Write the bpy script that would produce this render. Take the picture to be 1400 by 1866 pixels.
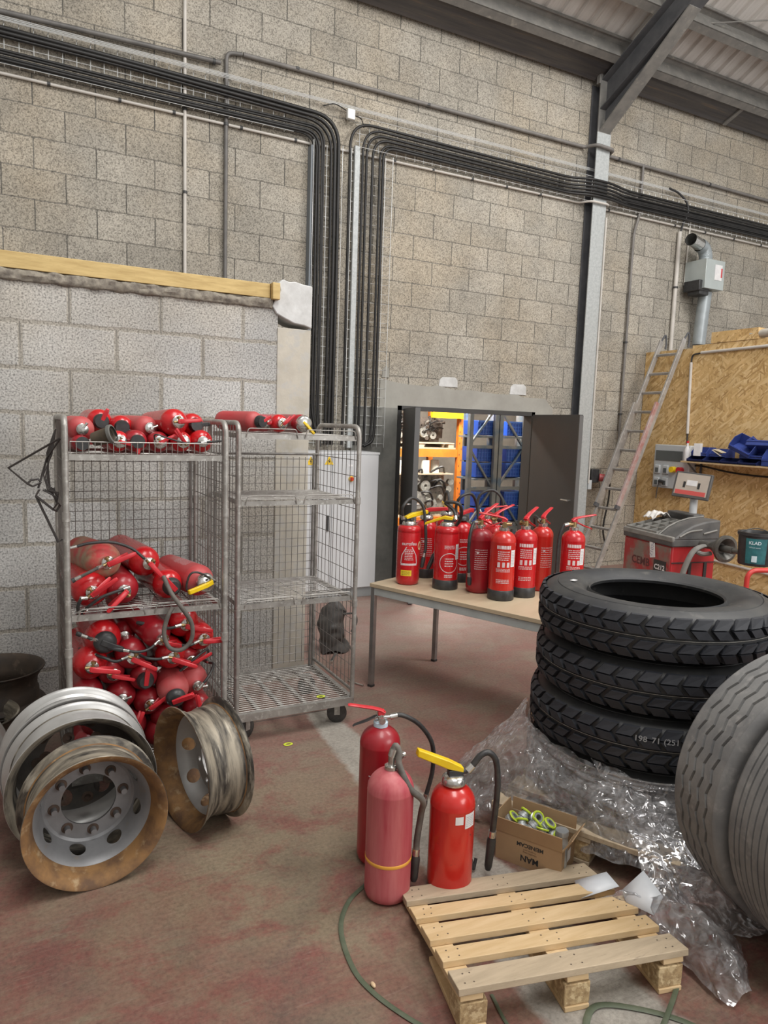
import bpy, bmesh, math, random
from mathutils import Vector, Matrix, noise
from math import sin, cos, pi, radians as rad

for _o in list(bpy.data.objects): bpy.data.objects.remove(_o)
SC = bpy.context.scene
COL = SC.collection
V = Vector

# ------------------------------------------------------------------ camera
CAM_H = 1.80
def make_camera():
    y, p, r = rad(27.83), rad(6.89), rad(-1.94)
    f = V((sin(y)*cos(p), cos(y)*cos(p), -sin(p)))
    rt = V((cos(y), -sin(y), 0)); dn = f.cross(rt)
    r2 = rt*cos(r) + dn*sin(r); d2 = -rt*sin(r) + dn*cos(r)
    cd = bpy.data.cameras.new('camera'); cd.sensor_width = 36; cd.lens = 36*1300/1866.0
    cd.clip_start = .05; cd.clip_end = 200
    o = bpy.data.objects.new('camera', cd); COL.objects.link(o)
    m = Matrix.Identity(4)
    for i in range(3): m[i][0] = r2[i]; m[i][1] = -d2[i]; m[i][2] = -f[i]
    o.matrix_world = Matrix.Translation((0, 0, CAM_H)) @ m
    SC.camera = o
make_camera()

# ------------------------------------------------------------------ light
SC.view_settings.view_transform = 'Standard'; SC.view_settings.look = 'None'
SC.view_settings.gamma = 1.0; SC.view_settings.use_curve_mapping = False
SC.view_settings.exposure = 0.16
wd = bpy.data.worlds.new('daylight'); SC.world = wd; wd.use_nodes = True
bg = wd.node_tree.nodes['Background']; bg.inputs[0].default_value = (1.0, 0.985, 0.96, 1); bg.inputs[1].default_value = 0.55
def area(name, loc, size, power, target, color=(1, .98, .95)):
    l = bpy.data.lights.new(name, 'AREA'); l.shape = 'RECTANGLE'; l.size, l.size_y = size; l.energy = power; l.color = color
    o = bpy.data.objects.new(name, l); COL.objects.link(o); o.location = loc
    o.rotation_euler = (V(target)-V(loc)).to_track_quat('-Z', 'Y').to_euler()
    return o
area('skylight_lamp', (1.5, 1.0, 7.8), (2.0, 5.0), 330, (2.5, 3.2, 0))
area('skylight_lamp', (6.5, 2.0, 7.6), (2.0, 4.0), 330, (5.5, 4.5, 0))
area('doorway_lamp', (5.5, -4.5, 4.2), (4.0, 3.0), 260, (2.2, 4, .8))
# the store room behind the wall has its own strip lamps
area('store_lamp', (5.6, 8.5, 3.1), (2.2, .5), 230, (5.9, 9.6, 0), (1, .95, .86))
area('store_lamp', (7.6, 8.4, 3.2), (1.6, .4), 110, (7.6, 8.9, 0), (1, .97, .92))

# ------------------------------------------------------------------ materials
MATS = {}
def nt(name):
    m = bpy.data.materials.new(name); m.use_nodes = True
    t = m.node_tree; b = t.nodes['Principled BSDF']
    return m, t, b
def N(t, kind, **kw):
    n = t.nodes.new(kind)
    for k, v in kw.items(): setattr(n, k, v)
    return n
def ramp(t, fac, stops):
    r = N(t, 'ShaderNodeValToRGB')
    e = r.color_ramp.elements
    while len(e) < len(stops): e.new(.5)
    for i, (p, c) in enumerate(stops):
        e[i].position = p; e[i].color = (c, c, c, 1) if not hasattr(c, '__len__') else (*c[:3], 1)
    t.links.new(fac, r.inputs[0]); return r.outputs[0]
def noi(t, vec, scale, detail=5, rough=.6, dist=0):
    n = N(t, 'ShaderNodeTexNoise'); n.inputs['Scale'].default_value = scale; n.inputs['Detail'].default_value = detail
    n.inputs['Roughness'].default_value = rough; n.inputs['Distortion'].default_value = dist
    if vec is not None: t.links.new(vec, n.inputs['Vector'])
    return n.outputs[0]
def mixc(t, fac, a, b, mode='MIX'):
    n = N(t, 'ShaderNodeMix', data_type='RGBA', blend_type=mode)
    for s, v in ((0, fac), (6, a), (7, b)):
        if hasattr(v, 'is_linked'): t.links.new(v, n.inputs[s])
        elif s == 0: n.inputs[0].default_value = v
        else: n.inputs[s].default_value = (*v[:3], 1)
    return n.outputs[2]
def math_(t, op, a, b=0.0, c=None):
    n = N(t, 'ShaderNodeMath', operation=op)
    for i, v in enumerate((a, b) if c is None else (a, b, c)):
        if hasattr(v, 'is_linked'): t.links.new(v, n.inputs[i])
        else: n.inputs[i].default_value = v
    return n.outputs[0]
def coord(t, scale=None, kind='Object'):
    c = N(t, 'ShaderNodeTexCoord').outputs[kind]
    if scale:
        m = N(t, 'ShaderNodeMapping'); m.inputs['Scale'].default_value = scale; t.links.new(c, m.inputs[0]); return m.outputs[0]
    return c
def bump(t, b, h, strength=.3, dist=.01):
    n = N(t, 'ShaderNodeBump'); n.inputs['Strength'].default_value = strength; n.inputs['Distance'].default_value = dist
    t.links.new(h, n.inputs['Height']); t.links.new(n.outputs[0], b.inputs['Normal'])
def mat(name, c, c2=None, rough=.5, metal=0.0, scale=12, spots=(.35, .65), bmp=0, bscale=80, coat=0, stretch=None, rough2=None, c3=None, scale3=50, spots3=(.55, .7), dist=0):
    """plain or noise-mottled surface"""
    if name in MATS: return MATS[name]
    m, t, b = nt(name)
    b.inputs['Base Color'].default_value = (*c, 1); b.inputs['Roughness'].default_value = rough; b.inputs['Metallic'].default_value = metal
    b.inputs['Coat Weight'].default_value = coat; b.inputs['Coat Roughness'].default_value = .12
    if c2 is not None or bmp:
        v = coord(t, stretch)
        out = None
        if c2 is not None:
            f = ramp(t, noi(t, v, scale, 6, .6, dist), [(spots[0], 0), (spots[1], 1)])
            out = mixc(t, f, c, c2)
            if rough2 is not None:
                r = N(t, 'ShaderNodeMapRange'); t.links.new(f, r.inputs[0]); r.inputs[3].default_value = rough; r.inputs[4].default_value = rough2
                t.links.new(r.outputs[0], b.inputs['Roughness'])
            if c3 is not None:
                f3 = ramp(t, noi(t, v, scale3, 4, .6), [(spots3[0], 0), (spots3[1], 1)])
                out = mixc(t, f3, out, c3)
            t.links.new(out, b.inputs['Base Color'])
        if bmp: bump(t, b, noi(t, v, bscale, 4), bmp, .004)
    MATS[name] = m; return m

# ------------------------------------------------------------------ mesh builder
class MB:
    def __init__(s): s.v = []; s.f = []; s.m = []; s.mi = 0; s.rk = 1.0
    def add(s, vs, fs, M=None):
        o = len(s.v)
        s.v += [tuple(M @ V(p)) if M is not None else tuple(p) for p in vs]
        s.f += [tuple(i+o for i in f) for f in fs]; s.m += [s.mi]*len(fs); return s
    def box(s, c, d, R=None, taper=None):
        x, y, z = d[0]/2*s.rk, d[1]/2*s.rk, d[2]/2*s.rk; tx = ty = 1
        if taper: tx, ty = taper
        vs = [(-x,-y,-z),(x,-y,-z),(x,y,-z),(-x,y,-z),(-x*tx,-y*ty,z),(x*tx,-y*ty,z),(x*tx,y*ty,z),(-x*tx,y*ty,z)]
        M = Matrix.Translation(c)
        if R is not None: M = M @ (R.to_4x4() if len(R.row) == 3 else R)
        return s.add(vs, [(0,3,2,1),(4,5,6,7),(0,1,5,4),(1,2,6,5),(2,3,7,6),(3,0,4,7)], M)
    def bar(s, a, b, w, h, up=(0, 0, 1)):
        a, b = V(a), V(b); d = b-a; L = d.length; d.normalize(); u = V(up); x = d.cross(u)
        if x.length < 1e-4: x = d.cross(V((1, 0, 0)))
        x.normalize(); u = x.cross(d)
        M = Matrix((x, d, u)).transposed().to_4x4(); M.translation = (a+b)/2
        return s.add(*_boxvf(w*s.rk, L, h*s.rk), M)
    def tube(s, pts, r, n=8, closed=False, caps=True, flat=None):
        P = [V(p) for p in pts]; k = len(P); rs = r if hasattr(r, '__len__') else [r]*k
        T = []
        for i in range(k):
            a = P[(i-1) % k] if (closed or i) else P[i]; b = P[(i+1) % k] if (closed or i < k-1) else P[i]
            d = b-a; T.append(d.normalized() if d.length > 1e-9 else V((0, 0, 1)))
        up = V((0, 0, 1)) if abs(T[0].z) < .9 else V((1, 0, 0))
        x = T[0].cross(up).normalized(); vs = []; fl = flat or (1, 1)
        for i in range(k):
            if i:
                x = (x - T[i]*x.dot(T[i]))
                x = x.normalized() if x.length > 1e-6 else T[i].orthogonal().normalized()
            y = T[i].cross(x)
            for j in range(n):
                a = 2*pi*j/n; vs.append(P[i] + (x*cos(a)*fl[0] + y*sin(a)*fl[1])*rs[i]*s.rk)
        fs = []
        for i in range(k if closed else k-1):
            for j in range(n):
                A = i*n; B = ((i+1) % k)*n
                fs.append((A+j, A+(j+1) % n, B+(j+1) % n, B+j))
        if caps and not closed:
            fs.append(tuple(range(n-1, -1, -1))); fs.append(tuple((k-1)*n+j for j in range(n)))
        return s.add(vs, fs)
    def cyl(s, a, b, r, r2=None, n=16): return s.tube([a, b], [r, r if r2 is None else r2], n)
    def lathe(s, prof, n=32, M=None, closed=False, ang=(0, 2*pi)):
        full = abs(ang[1]-ang[0]-2*pi) < 1e-6; k = n if full else n+1; vs = []
        for r, z in prof:
            for j in range(k):
                a = ang[0] + (ang[1]-ang[0])*j/n; vs.append((r*cos(a), r*sin(a), z))
        fs = []; L = len(prof)
        for i in range(L if closed else L-1):
            A, B = i*k, ((i+1) % L)*k
            for j in range(n):
                j2 = (j+1) % k; fs.append((A+j, A+j2, B+j2, B+j))
        return s.add(vs, fs, M)
    def sphere(s, c, r, n=12, sc=(1, 1, 1)):
        pr = [(max(1e-4, r*sin(pi*i/n)), -r*cos(pi*i/n)) for i in range(n+1)]
        return s.lathe(pr, n*2, Matrix.Translation(c) @ Matrix.Diagonal((*sc, 1)))
    def grid(s, nu, nv, fn):
        vs = [fn(i/nu, j/nv) for i in range(nu+1) for j in range(nv+1)]
        fs = [(i*(nv+1)+j, (i+1)*(nv+1)+j, (i+1)*(nv+1)+j+1, i*(nv+1)+j+1) for i in range(nu) for j in range(nv)]
        return s.add(vs, fs)
    def prism(s, poly, a, b, axis='z', M=None):
        """extrude a 2-D outline from a to b along an axis"""
        def P(u, v, w): return (u, v, w) if axis == 'z' else ((u, w, v) if axis == 'y' else (w, u, v))
        n = len(poly); vs = [P(u, v, a) for u, v in poly]+[P(u, v, b) for u, v in poly]
        return s.add(vs, [tuple(range(n-1, -1, -1)), tuple(range(n, 2*n))]+[(i, (i+1) % n, n+(i+1) % n, n+i) for i in range(n)], M)
    def text(s, body, size, fn, align='CENTER', bold=0.0):
        vs, fs = text_geo(body, size, align, bold)
        return s.add([fn(x, y) for x, y in vs], fs)
    def build(s, name, mats, parent=None, bevel=0, smooth=40, solid=0, sub=0, seg=2):
        me = bpy.data.meshes.new(name); me.from_pydata(s.v, [], s.f)
        if not hasattr(mats, '__len__'): mats = [mats]
        for m in mats: me.materials.append(m)
        if len(mats) > 1: me.polygons.foreach_set('material_index', s.m)
        bm = bmesh.new(); bm.from_mesh(me); bmesh.ops.recalc_face_normals(bm, faces=bm.faces); bm.to_mesh(me); bm.free()
        if smooth:
            me.shade_smooth(); me.set_sharp_from_angle(angle=rad(smooth))
        o = bpy.data.objects.new(name, me); COL.objects.link(o)
        if solid:
            q = o.modifiers.new('thick', 'SOLIDIFY'); q.thickness = solid; q.offset = 0
        if bevel:
            q = o.modifiers.new('bevel', 'BEVEL'); q.width = bevel; q.segments = seg; q.limit_method = 'ANGLE'; q.angle_limit = rad(40)
        if sub:
            q = o.modifiers.new('sub', 'SUBSURF'); q.levels = q.render_levels = sub
        if parent is not None: o.parent = parent
        return o
def _boxvf(x, y, z):
    x, y, z = x/2, y/2, z/2
    return [(-x,-y,-z),(x,-y,-z),(x,y,-z),(-x,y,-z),(-x,-y,z),(x,-y,z),(x,y,z),(-x,y,z)], [(0,3,2,1),(4,5,6,7),(0,1,5,4),(1,2,6,5),(2,3,7,6),(3,0,4,7)]
_TG = {}
def text_geo(body, size, align='CENTER', bold=0.0):
    k = (body, align, bold)
    if k not in _TG:
        cu = bpy.data.curves.new('lettering', 'FONT'); cu.body = body; cu.size = 1; cu.align_x = align; cu.align_y = 'CENTER'; cu.offset = bold; cu.resolution_u = 3
        o = bpy.data.objects.new('lettering', cu); COL.objects.link(o)
        dg = bpy.context.evaluated_depsgraph_get(); me = bpy.data.meshes.new_from_object(o.evaluated_get(dg))
        _TG[k] = ([(v.co.x, v.co.y) for v in me.vertices], [tuple(p.vertices) for p in me.polygons])
        bpy.data.objects.remove(o); bpy.data.curves.remove(cu); bpy.data.meshes.remove(me)
    vs, fs = _TG[k]; return [(x*size, y*size) for x, y in vs], fs
def tag(o, label=None, cat=None, group=None, kind=None):
    if label: o['label'] = label
    if cat: o['category'] = cat
    if group: o['group'] = group
    if kind: o['kind'] = kind
    return o
def thing(name, label, cat, loc=(0, 0, 0), rz=0, group=None):
    o = bpy.data.objects.new(name, None); COL.objects.link(o); o.empty_display_size = .1
    o.location = loc; o.rotation_euler = (0, 0, rz); return tag(o, label, cat, group)
def copy_tree(o, parent=None):
    c = o.copy(); COL.objects.link(c); c.parent = parent
    for ch in list(o.children): copy_tree(ch, c)
    return c
def structure(o): o['kind'] = 'structure'; return o
def smooth_path(pts, n=6):
    """Catmull-Rom through the points"""
    P = [V(p) for p in pts]; out = []
    for i in range(len(P)-1):
        a = P[i-1] if i else P[0]*2-P[1]; b, c = P[i], P[i+1]; d = P[i+2] if i+2 < len(P) else P[-1]*2-P[-2]
        for j in range(n):
            t = j/n
            out.append(.5*((2*b)+(c-a)*t+(2*a-5*b+4*c-d)*t*t+(3*b-a-3*c+d)*t**3))
    out.append(P[-1]); return out
def corner_path(pts, r, n=5):
    """polyline with its corners rounded to radius r"""
    P = [V(p) for p in pts]; out = [P[0]]
    for i in range(1, len(P)-1):
        a = (P[i-1]-P[i]); c = (P[i+1]-P[i]); q = min(r, a.length*.49, c.length*.49); a = P[i]+a.normalized()*q; c = P[i]+c.normalized()*q
        for j in range(n+1):
            t = j/n; out.append(a*(1-t)**2+P[i]*2*t*(1-t)+c*t*t)
    out.append(P[-1]); return out
def boolean_cut(o, cutter):
    q = o.modifiers.new('holes', 'BOOLEAN'); q.operation = 'DIFFERENCE'; q.object = cutter; q.solver = 'EXACT'
    dg = bpy.context.evaluated_depsgraph_get(); me = bpy.data.meshes.new_from_object(o.evaluated_get(dg))
    old = o.data; o.modifiers.remove(q); o.data = me; me.name = old.name; bpy.data.meshes.remove(old)
    bpy.data.objects.remove(cutter); return o
# ------------------------------------------------------------------ block walls
def block_mat(name, c1, c2, mortar, bw, bh, ox, oz, joint=.006, warm=None, pit=.5, vjoint_dark=(.10, .095, .085)):
    m, t, b = nt(name)
    g = N(t, 'ShaderNodeNewGeometry').outputs['Position']
    sp = N(t, 'ShaderNodeSeparateXYZ'); t.links.new(g, sp.inputs[0])
    n1 = noi(t, g, 9, 3); n2 = noi(t, g, 40, 2)
    wob = math_(t, 'MULTIPLY', math_(t, 'SUBTRACT', n1, .5), .022)
    wob = math_(t, 'ADD', wob, math_(t, 'MULTIPLY', math_(t, 'SUBTRACT', n2, .5), .014))
    x = math_(t, 'ADD', sp.outputs[0], ox); z = math_(t, 'ADD', math_(t, 'ADD', sp.outputs[2], oz), wob)
    cv = N(t, 'ShaderNodeCombineXYZ'); t.links.new(math_(t, 'ADD', x, math_(t, 'MULTIPLY', wob, .5)), cv.inputs[0]); t.links.new(z, cv.inputs[1])
    br = N(t, 'ShaderNodeTexBrick'); br.offset = .5; t.links.new(cv.outputs[0], br.inputs['Vector'])
    br.inputs['Scale'].default_value = 1; br.inputs['Mortar Size'].default_value = joint; br.inputs['Mortar Smooth'].default_value = .6
    br.inputs['Bias'].default_value = 0; br.inputs['Brick Width'].default_value = bw; br.inputs['Row Height'].default_value = bh
    br.inputs['Color1'].default_value = (*c1, 1); br.inputs['Color2'].default_value = (*c2, 1); br.inputs['Mortar'].default_value = (*mortar, 1)
    base = br.outputs['Color']
    if warm:
        base = mixc(t, ramp(t, noi(t, g, .9, 3), [(.45, 0), (.7, .75)]), base, warm)
    base = mixc(t, br.outputs['Fac'], base, mortar)
    # vertical joints stand open and read dark: where the brick edge is vertical
    u = math_(t, 'FRACT', math_(t, 'ADD', math_(t, 'DIVIDE', x, bw), math_(t, 'MULTIPLY', math_(t, 'FLOOR', math_(t, 'MODULO', math_(t, 'ADD', math_(t, 'FLOOR', math_(t, 'DIVIDE', z, bh)), 1), 2)), .5)))
    d = math_(t, 'MINIMUM', u, math_(t, 'SUBTRACT', 1, u))
    vj = math_(t, 'LESS_THAN', math_(t, 'MULTIPLY', d, bw), math_(t, 'ADD', .0015, math_(t, 'MULTIPLY', n2, .005)))
    vj = math_(t, 'MULTIPLY', vj, ramp(t, noi(t, g, 2.2, 3), [(.38, .15), (.55, .95)]))
    v1 = N(t, 'ShaderNodeTexVoronoi'); v1.inputs['Scale'].default_value = 75; t.links.new(g, v1.inputs['Vector'])
    sp1 = ramp(t, noi(t, g, 95, 3, .7), [(.36, .42), (.5, .95), (.68, 1.28)])
    big = ramp(t, noi(t, g, 2.0, 5), [(.3, .84), (.7, 1.1)])
    base = mixc(t, 1, base, sp1, 'MULTIPLY'); base = mixc(t, 1, base, big, 'MULTIPLY')
    grime = ramp(t, noi(t, g, 5, 6, .7, .6), [(.56, 0), (.74, .38)])
    base = mixc(t, grime, base, tuple(k*.62 for k in mortar))
    base = mixc(t, vj, base, vjoint_dark)
    t.links.new(base, b.inputs['Base Color']); b.inputs['Roughness'].default_value = .95; b.inputs['Specular IOR Level'].default_value = .15
    h = math_(t, 'SUBTRACT', math_(t, 'MULTIPLY', noi(t, g, 120, 3, .7), .35), math_(t, 'MULTIPLY', br.outputs['Fac'], .55))
    h = math_(t, 'SUBTRACT', h, vj)
    bump(t, b, h, pit, .012)
    return m
W = 7.10
M_back = block_mat('block_wall_old', (.435, .402, .345), (.345, .32, .274), (.235, .218, .188), .5, .2553, -.001+.25, -.054, .007, warm=(.43, .37, .285))
M_low = block_mat('block_wall_grey', (.53, .525, .51), (.44, .435, .42), (.385, .36, .315), .514, .2553, .186, -.018, .016, warm=(.47, .43, .365), pit=.35, vjoint_dark=(.2, .19, .17))
# back wall with the door opening left out
DX0, DX1, DZ = 3.87, 5.82, 2.03
mb = MB(); Y0, Y1 = W, W+.2
def wall_piece(x0, x1, z0, z1): mb.box(((x0+x1)/2, (Y0+Y1)/2, (z0+z1)/2), (x1-x0, Y1-Y0, z1-z0))
wall_piece(-4, DX0, 0, 6.07); wall_piece(DX1, 16, 0, 6.07); wall_piece(DX0, DX1, DZ, 6.07)
structure(mb.build('wall_back', M_back, smooth=0))
mb = MB(); mb.box((-1.2, 4.7, 1.29), (5.58, .2, 2.58)); structure(mb.build('wall_left', M_low, smooth=0))
M_plaster = mat('plaster', (.53, .495, .425), (.43, .40, .34), .9, scale=5, bmp=.35, bscale=35, c3=(.47, .455, .42), scale3=14, spots3=(.5, .62))
M_white_plaster = mat('white_plaster', (.64, .645, .64), (.5, .5, .49), .9, scale=9, bmp=.3, bscale=40)
mb = MB(); mb.box((1.705, 4.7, 1.21), (.235, .215, 2.42)); structure(mb.build('trim_1', M_plaster, bevel=.004))
# lump of fresh plaster where the timber stops
random.seed(4)
mb = MB()
poly = [(1.57, 2.60), (1.60, 2.655), (1.585, 2.70), (1.615, 2.728), (1.66, 2.715), (1.70, 2.722), (1.76, 2.71), (1.823, 2.705), (1.823, 2.43), (1.77, 2.445), (1.70, 2.452), (1.63, 2.48), (1.575, 2.505), (1.545, 2.55)]
mb.prism(poly, 4.58, 4.80, 'y'); structure(mb.build('trim_2', M_white_plaster, bevel=.006))
# rough mortar bed along the top of the low wall
M_mortar = mat('rough_mortar', (.30, .27, .22), (.15, .13, .11), .95, scale=28, bmp=.8, bscale=60)
mb = MB()
def mbed(i, j):
    x = -3.9+5.45*i; z = 2.535+.06*j; d = .012*noise.noise(V((x*9, z*30, 1)))+.012*noise.noise(V((x*31, z*50, 4)))
    return (x, 4.594+d-.008*sin(pi*j), z+(.012*noise.noise(V((x*14, 3, 2))) if j in (0, 1) else 0))
mb.grid(320, 6, mbed); structure(mb.build('trim_3', M_mortar, solid=.01))
M_timber = mat('timber', (.62, .46, .20), (.47, .33, .13), .7, scale=5, stretch=(1.2, 8, 9), c3=(.36, .25, .10), scale3=16, spots3=(.62, .75), bmp=.1)
t = thing('timber_beam', 'long yellow timber beam laid along the top of the low grey block wall', 'beam', (0, 4.60, 2.572))
mb = MB(); mb.box((-1.2, .02, .072), (5.46, .07, .09)); mb.build('plank', M_timber, t, bevel=.003)
mb = MB(); mb.box((1.56, -.005, .070), (.05, .10, .105)); mb.build('end_block', M_timber, t, bevel=.003)

# unseen wall added left of the viewer to block light and shade the rims
mb = MB(); mb.box((-1.15, .8, 1.4), (.2, 7.6, 2.8)); structure(mb.build('wall_light_blocker', M_low, smooth=0))
# lintel render over the door, patched pockets
M_render = mat('grey_render', (.38, .37, .335), (.31, .30, .27), .9, scale=3, bmp=.15, bscale=50)
mb = MB()
pl = [(3.64, 2.32), (3.64, 2.0), (5.86, 2.0), (6.11, 2.01), (6.10, 2.09), (6.03, 2.14), (5.98, 2.20), (5.6, 2.205), (5.55, 2.23), (5.20, 2.225), (4.85, 2.25), (4.60, 2.24), (4.40, 2.28), (4.28, 2.262), (3.98, 2.27), (3.79, 2.29)]
mb.prism(pl, W-.012, W+.05, 'y'); structure(mb.build('trim_4', M_render, smooth=0))
for k, (x0, x1, z0, z1) in enumerate(((3.66, 3.75, 2.33, 2.46), (4.40, 4.66, 2.27, 2.385), (5.42, 5.67, 2.23, 2.36))):
    mb = MB(); xm = (x0+x1)/2
    mb.prism([(x0, z0), (x1, z0), (x1-.005, z1-.03), (x1-.04, z1), (x0+.05, z1-.005), (x0+.01, z1-.04)], W-.01, W+.05, 'y'); structure(mb.build('trim_%d' % (5+k), M_white_plaster if k else M_render, bevel=.004))
# smooth concrete wall zone between cabinet and door
M_conc = mat('smooth_concrete', (.27, .265, .24), (.19, .19, .175), .9, scale=4, bmp=.3, bscale=30)
mb = MB(); mb.box((3.58, W-.006, 1.0), (.56, .05, 2.0)); structure(mb.build('trim_8', M_conc, smooth=0))

# ------------------------------------------------------------------ floor
def floor_mat():
    m, t, b = nt('worn_red_floor')
    g = N(t, 'ShaderNodeNewGeometry').outputs['Position']
    sp = N(t, 'ShaderNodeSeparateXYZ'); t.links.new(g, sp.inputs[0]); X, Y = sp.outputs[0], sp.outputs[1]
    mp = N(t, 'ShaderNodeMapping'); mp.inputs['Rotation'].default_value = (0, 0, .5); mp.inputs['Scale'].default_value = (1, 1.35, 1); t.links.new(g, mp.inputs[0])
    a = ramp(t, noi(t, mp.outputs[0], 1.7, 10, .72, .5), [(.40, 0), (.60, 1)])
    c = mixc(t, a, (.195, .085, .068), (.205, .155, .108))
    # worn tan ground in front of the cages and the rims
    w = math_(t, 'SUBTRACT', 1.0, math_(t, 'MULTIPLY', math_(t, 'ABSOLUTE', math_(t, 'SUBTRACT', X, .95)), .9))
    w2 = math_(t, 'SUBTRACT', 1.0, math_(t, 'MULTIPLY', math_(t, 'ABSOLUTE', math_(t, 'SUBTRACT', Y, 2.9)), .75))
    tan = math_(t, 'MULTIPLY', math_(t, 'MAXIMUM', w, 0), math_(t, 'MAXIMUM', w2, 0))
    tan = ramp(t, math_(t, 'ADD', tan, math_(t, 'MULTIPLY', math_(t, 'SUBTRACT', noi(t, g, 2.4, 6, .65), .5), 1.1)), [(.15, 0), (.6, .9)])
    c = mixc(t, tan, c, (.235, .188, .125))
    red = ramp(t, noi(t, mp.outputs[0], 2.9, 10, .76, .4), [(.48, 0), (.62, .85)])
    c = mixc(t, red, c, (.205, .070, .058))
    far = ramp(t, Y, [(.3, 0), (.9, 1)])
    fy = N(t, 'ShaderNodeMapRange'); t.links.new(Y, fy.inputs[0]); fy.inputs[1].default_value = 2.6; fy.inputs[2].default_value = 5.2
    c = mixc(t, math_(t, 'MULTIPLY', fy.outputs[0], .75), c, mixc(t, a, (.36, .225, .195), (.35, .27, .23)))
    # bare concrete channel strip
    cx = math_(t, 'ADD', 1.60, math_(t, 'MULTIPLY', math_(t, 'SUBTRACT', Y, 1.4), .03))
    nn = math_(t, 'MULTIPLY', math_(t, 'SUBTRACT', noi(t, g, 9, 4), .5), .10)
    hw = math_(t, 'ADD', .20, math_(t, 'MULTIPLY', math_(t, 'SUBTRACT', Y, 1.4), -.045))
    dd = math_(t, 'SUBTRACT', hw, math_(t, 'ABSOLUTE', math_(t, 'ADD', math_(t, 'SUBTRACT', X, cx), nn)))
    yl = math_(t, 'LESS_THAN', Y, 3.98)
    s = math_(t, 'MULTIPLY', ramp(t, math_(t, 'ADD', .5, math_(t, 'MULTIPLY', dd, 9)), [(.35, 0), (.65, .92)]), yl)
    c = mixc(t, s, c, mixc(t, ramp(t, noi(t, g, 6, 6), [(.3, 0), (.7, 1)]), (.44, .42, .375), (.31, .295, .26)))
    # expansion joint along the wall side
    j = math_(t, 'LESS_THAN', math_(t, 'ABSOLUTE', math_(t, 'SUBTRACT', Y, 3.985)), .006)
    j = math_(t, 'MULTIPLY', j, math_(t, 'LESS_THAN', X, 1.75)); c = mixc(t, j, c, (.12, .10, .09))
    # oily dark patches, streaks and pale scuffs
    oil = ramp(t, noi(t, g, 1.9, 9, .74, .6), [(.48, 0), (.70, .7)])
    near = N(t, 'ShaderNodeMapRange'); t.links.new(Y, near.inputs[0]); near.inputs[1].default_value = 3.6; near.inputs[2].default_value = 2.2
    c = mixc(t, math_(t, 'MULTIPLY', oil, near.outputs[0]), c, (.085, .065, .055))
    st = N(t, 'ShaderNodeMapping'); st.inputs['Rotation'].default_value = (0, 0, -.6); st.inputs['Scale'].default_value = (2.5, 34, 1); t.links.new(g, st.inputs[0])
    sc = ramp(t, noi(t, st.outputs[0], 3, 6, .75, .5), [(.55, 0), (.74, .32)]); c = mixc(t, sc, c, (.36, .29, .25))
    st2 = N(t, 'ShaderNodeMapping'); st2.inputs['Rotation'].default_value = (0, 0, .9); st2.inputs['Scale'].default_value = (2.2, 38, 1); t.links.new(g, st2.inputs[0])
    c = mixc(t, ramp(t, noi(t, st2.outputs[0], 2.4, 6, .75, .6), [(.54, 0), (.72, .4)]), c, (.095, .06, .05))
    sk = ramp(t, noi(t, g, 60, 6, .75), [(.32, .70), (.5, 1.0), (.68, 1.22)]); c = mixc(t, 1, c, sk, 'MULTIPLY')
    c = mixc(t, 1, c, (.88, .87, .86), 'MULTIPLY')
    t.links.new(c, b.inputs['Base Color'])
    r = ramp(t, noi(t, g, 3, 5), [(.3, .42), (.7, .75)]); t.links.new(r, b.inputs['Roughness'])
    bump(t, b, noi(t, g, 70, 4), .12, .004)
    return m
mb = MB(); mb.box((4.5, 2.2, -.05), (17, 10.4, .1)); structure(mb.build('floor', floor_mat(), smooth=0))
# store room behind the door: own floor and walls
M_dk = mat('store_floor', (.10, .08, .07), (.16, .13, .11), .7, scale=5)
mb = MB(); mb.box((7.1, 9.6, -.045), (7.0, 4.59, .1)); structure(mb.build('floor_2', M_dk, smooth=0))
M_store = mat('store_wall', (.30, .265, .225), (.20, .175, .15), .9, scale=2)
mb = MB(); mb.box((7.1, 11.95, 1.7), (7.2, .1, 3.4)); mb.box((3.55, 9.6, 1.7), (.1, 4.6, 3.4)); mb.box((10.65, 9.6, 1.7), (.1, 4.6, 3.4)); structure(mb.build('wall_far', M_store, smooth=0))
mb = MB(); mb.box((7.1, 9.62, 3.45), (7.2, 4.6, .1)); structure(mb.build('ceiling_2', M_store, smooth=0))

# ------------------------------------------------------------------ roof
SL = .5
def rz(y, z0=5.9355): return z0 + SL*(W-y)
M_sheet = mat('roof_sheet', (.66, .635, .60), (.56, .535, .50), .6, scale=3, stretch=(8, .6, .6), c3=(.40, .36, .32), scale3=5, spots3=(.58, .8))
M_steel_d = mat('dark_steel', (.075, .078, .085), (.115, .115, .12), .55, scale=6)
M_steel_g = mat('grey_steel', (.235, .225, .205), (.17, .165, .155), .6, scale=7, c3=(.33, .31, .27), scale3=12, spots3=(.6, .75))
M_galv = mat('galvanised_steel', (.47, .49, .485), (.37, .39, .39), .5, .15, scale=30, c3=(.58, .6, .6), scale3=90)
mb = MB()
prof = []; x = -3.5
while x < 16:
    prof += [(x, 0), (x+.135, 0), (x+.155, .035), (x+.195, .035), (x+.215, 0)]; x += .215
vs = []; k = len(prof)
for (px, h) in prof: vs.append((px, 6.76, rz(6.76)+.235+h))
for (px, h) in prof: vs.append((px, 1.2, rz(1.2)+.235+h))
mb.add(vs, [(i, i+1, k+i+1, k+i) for i in range(k-1)])
structure(mb.build('ceiling', M_sheet, smooth=0, solid=.004))
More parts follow.
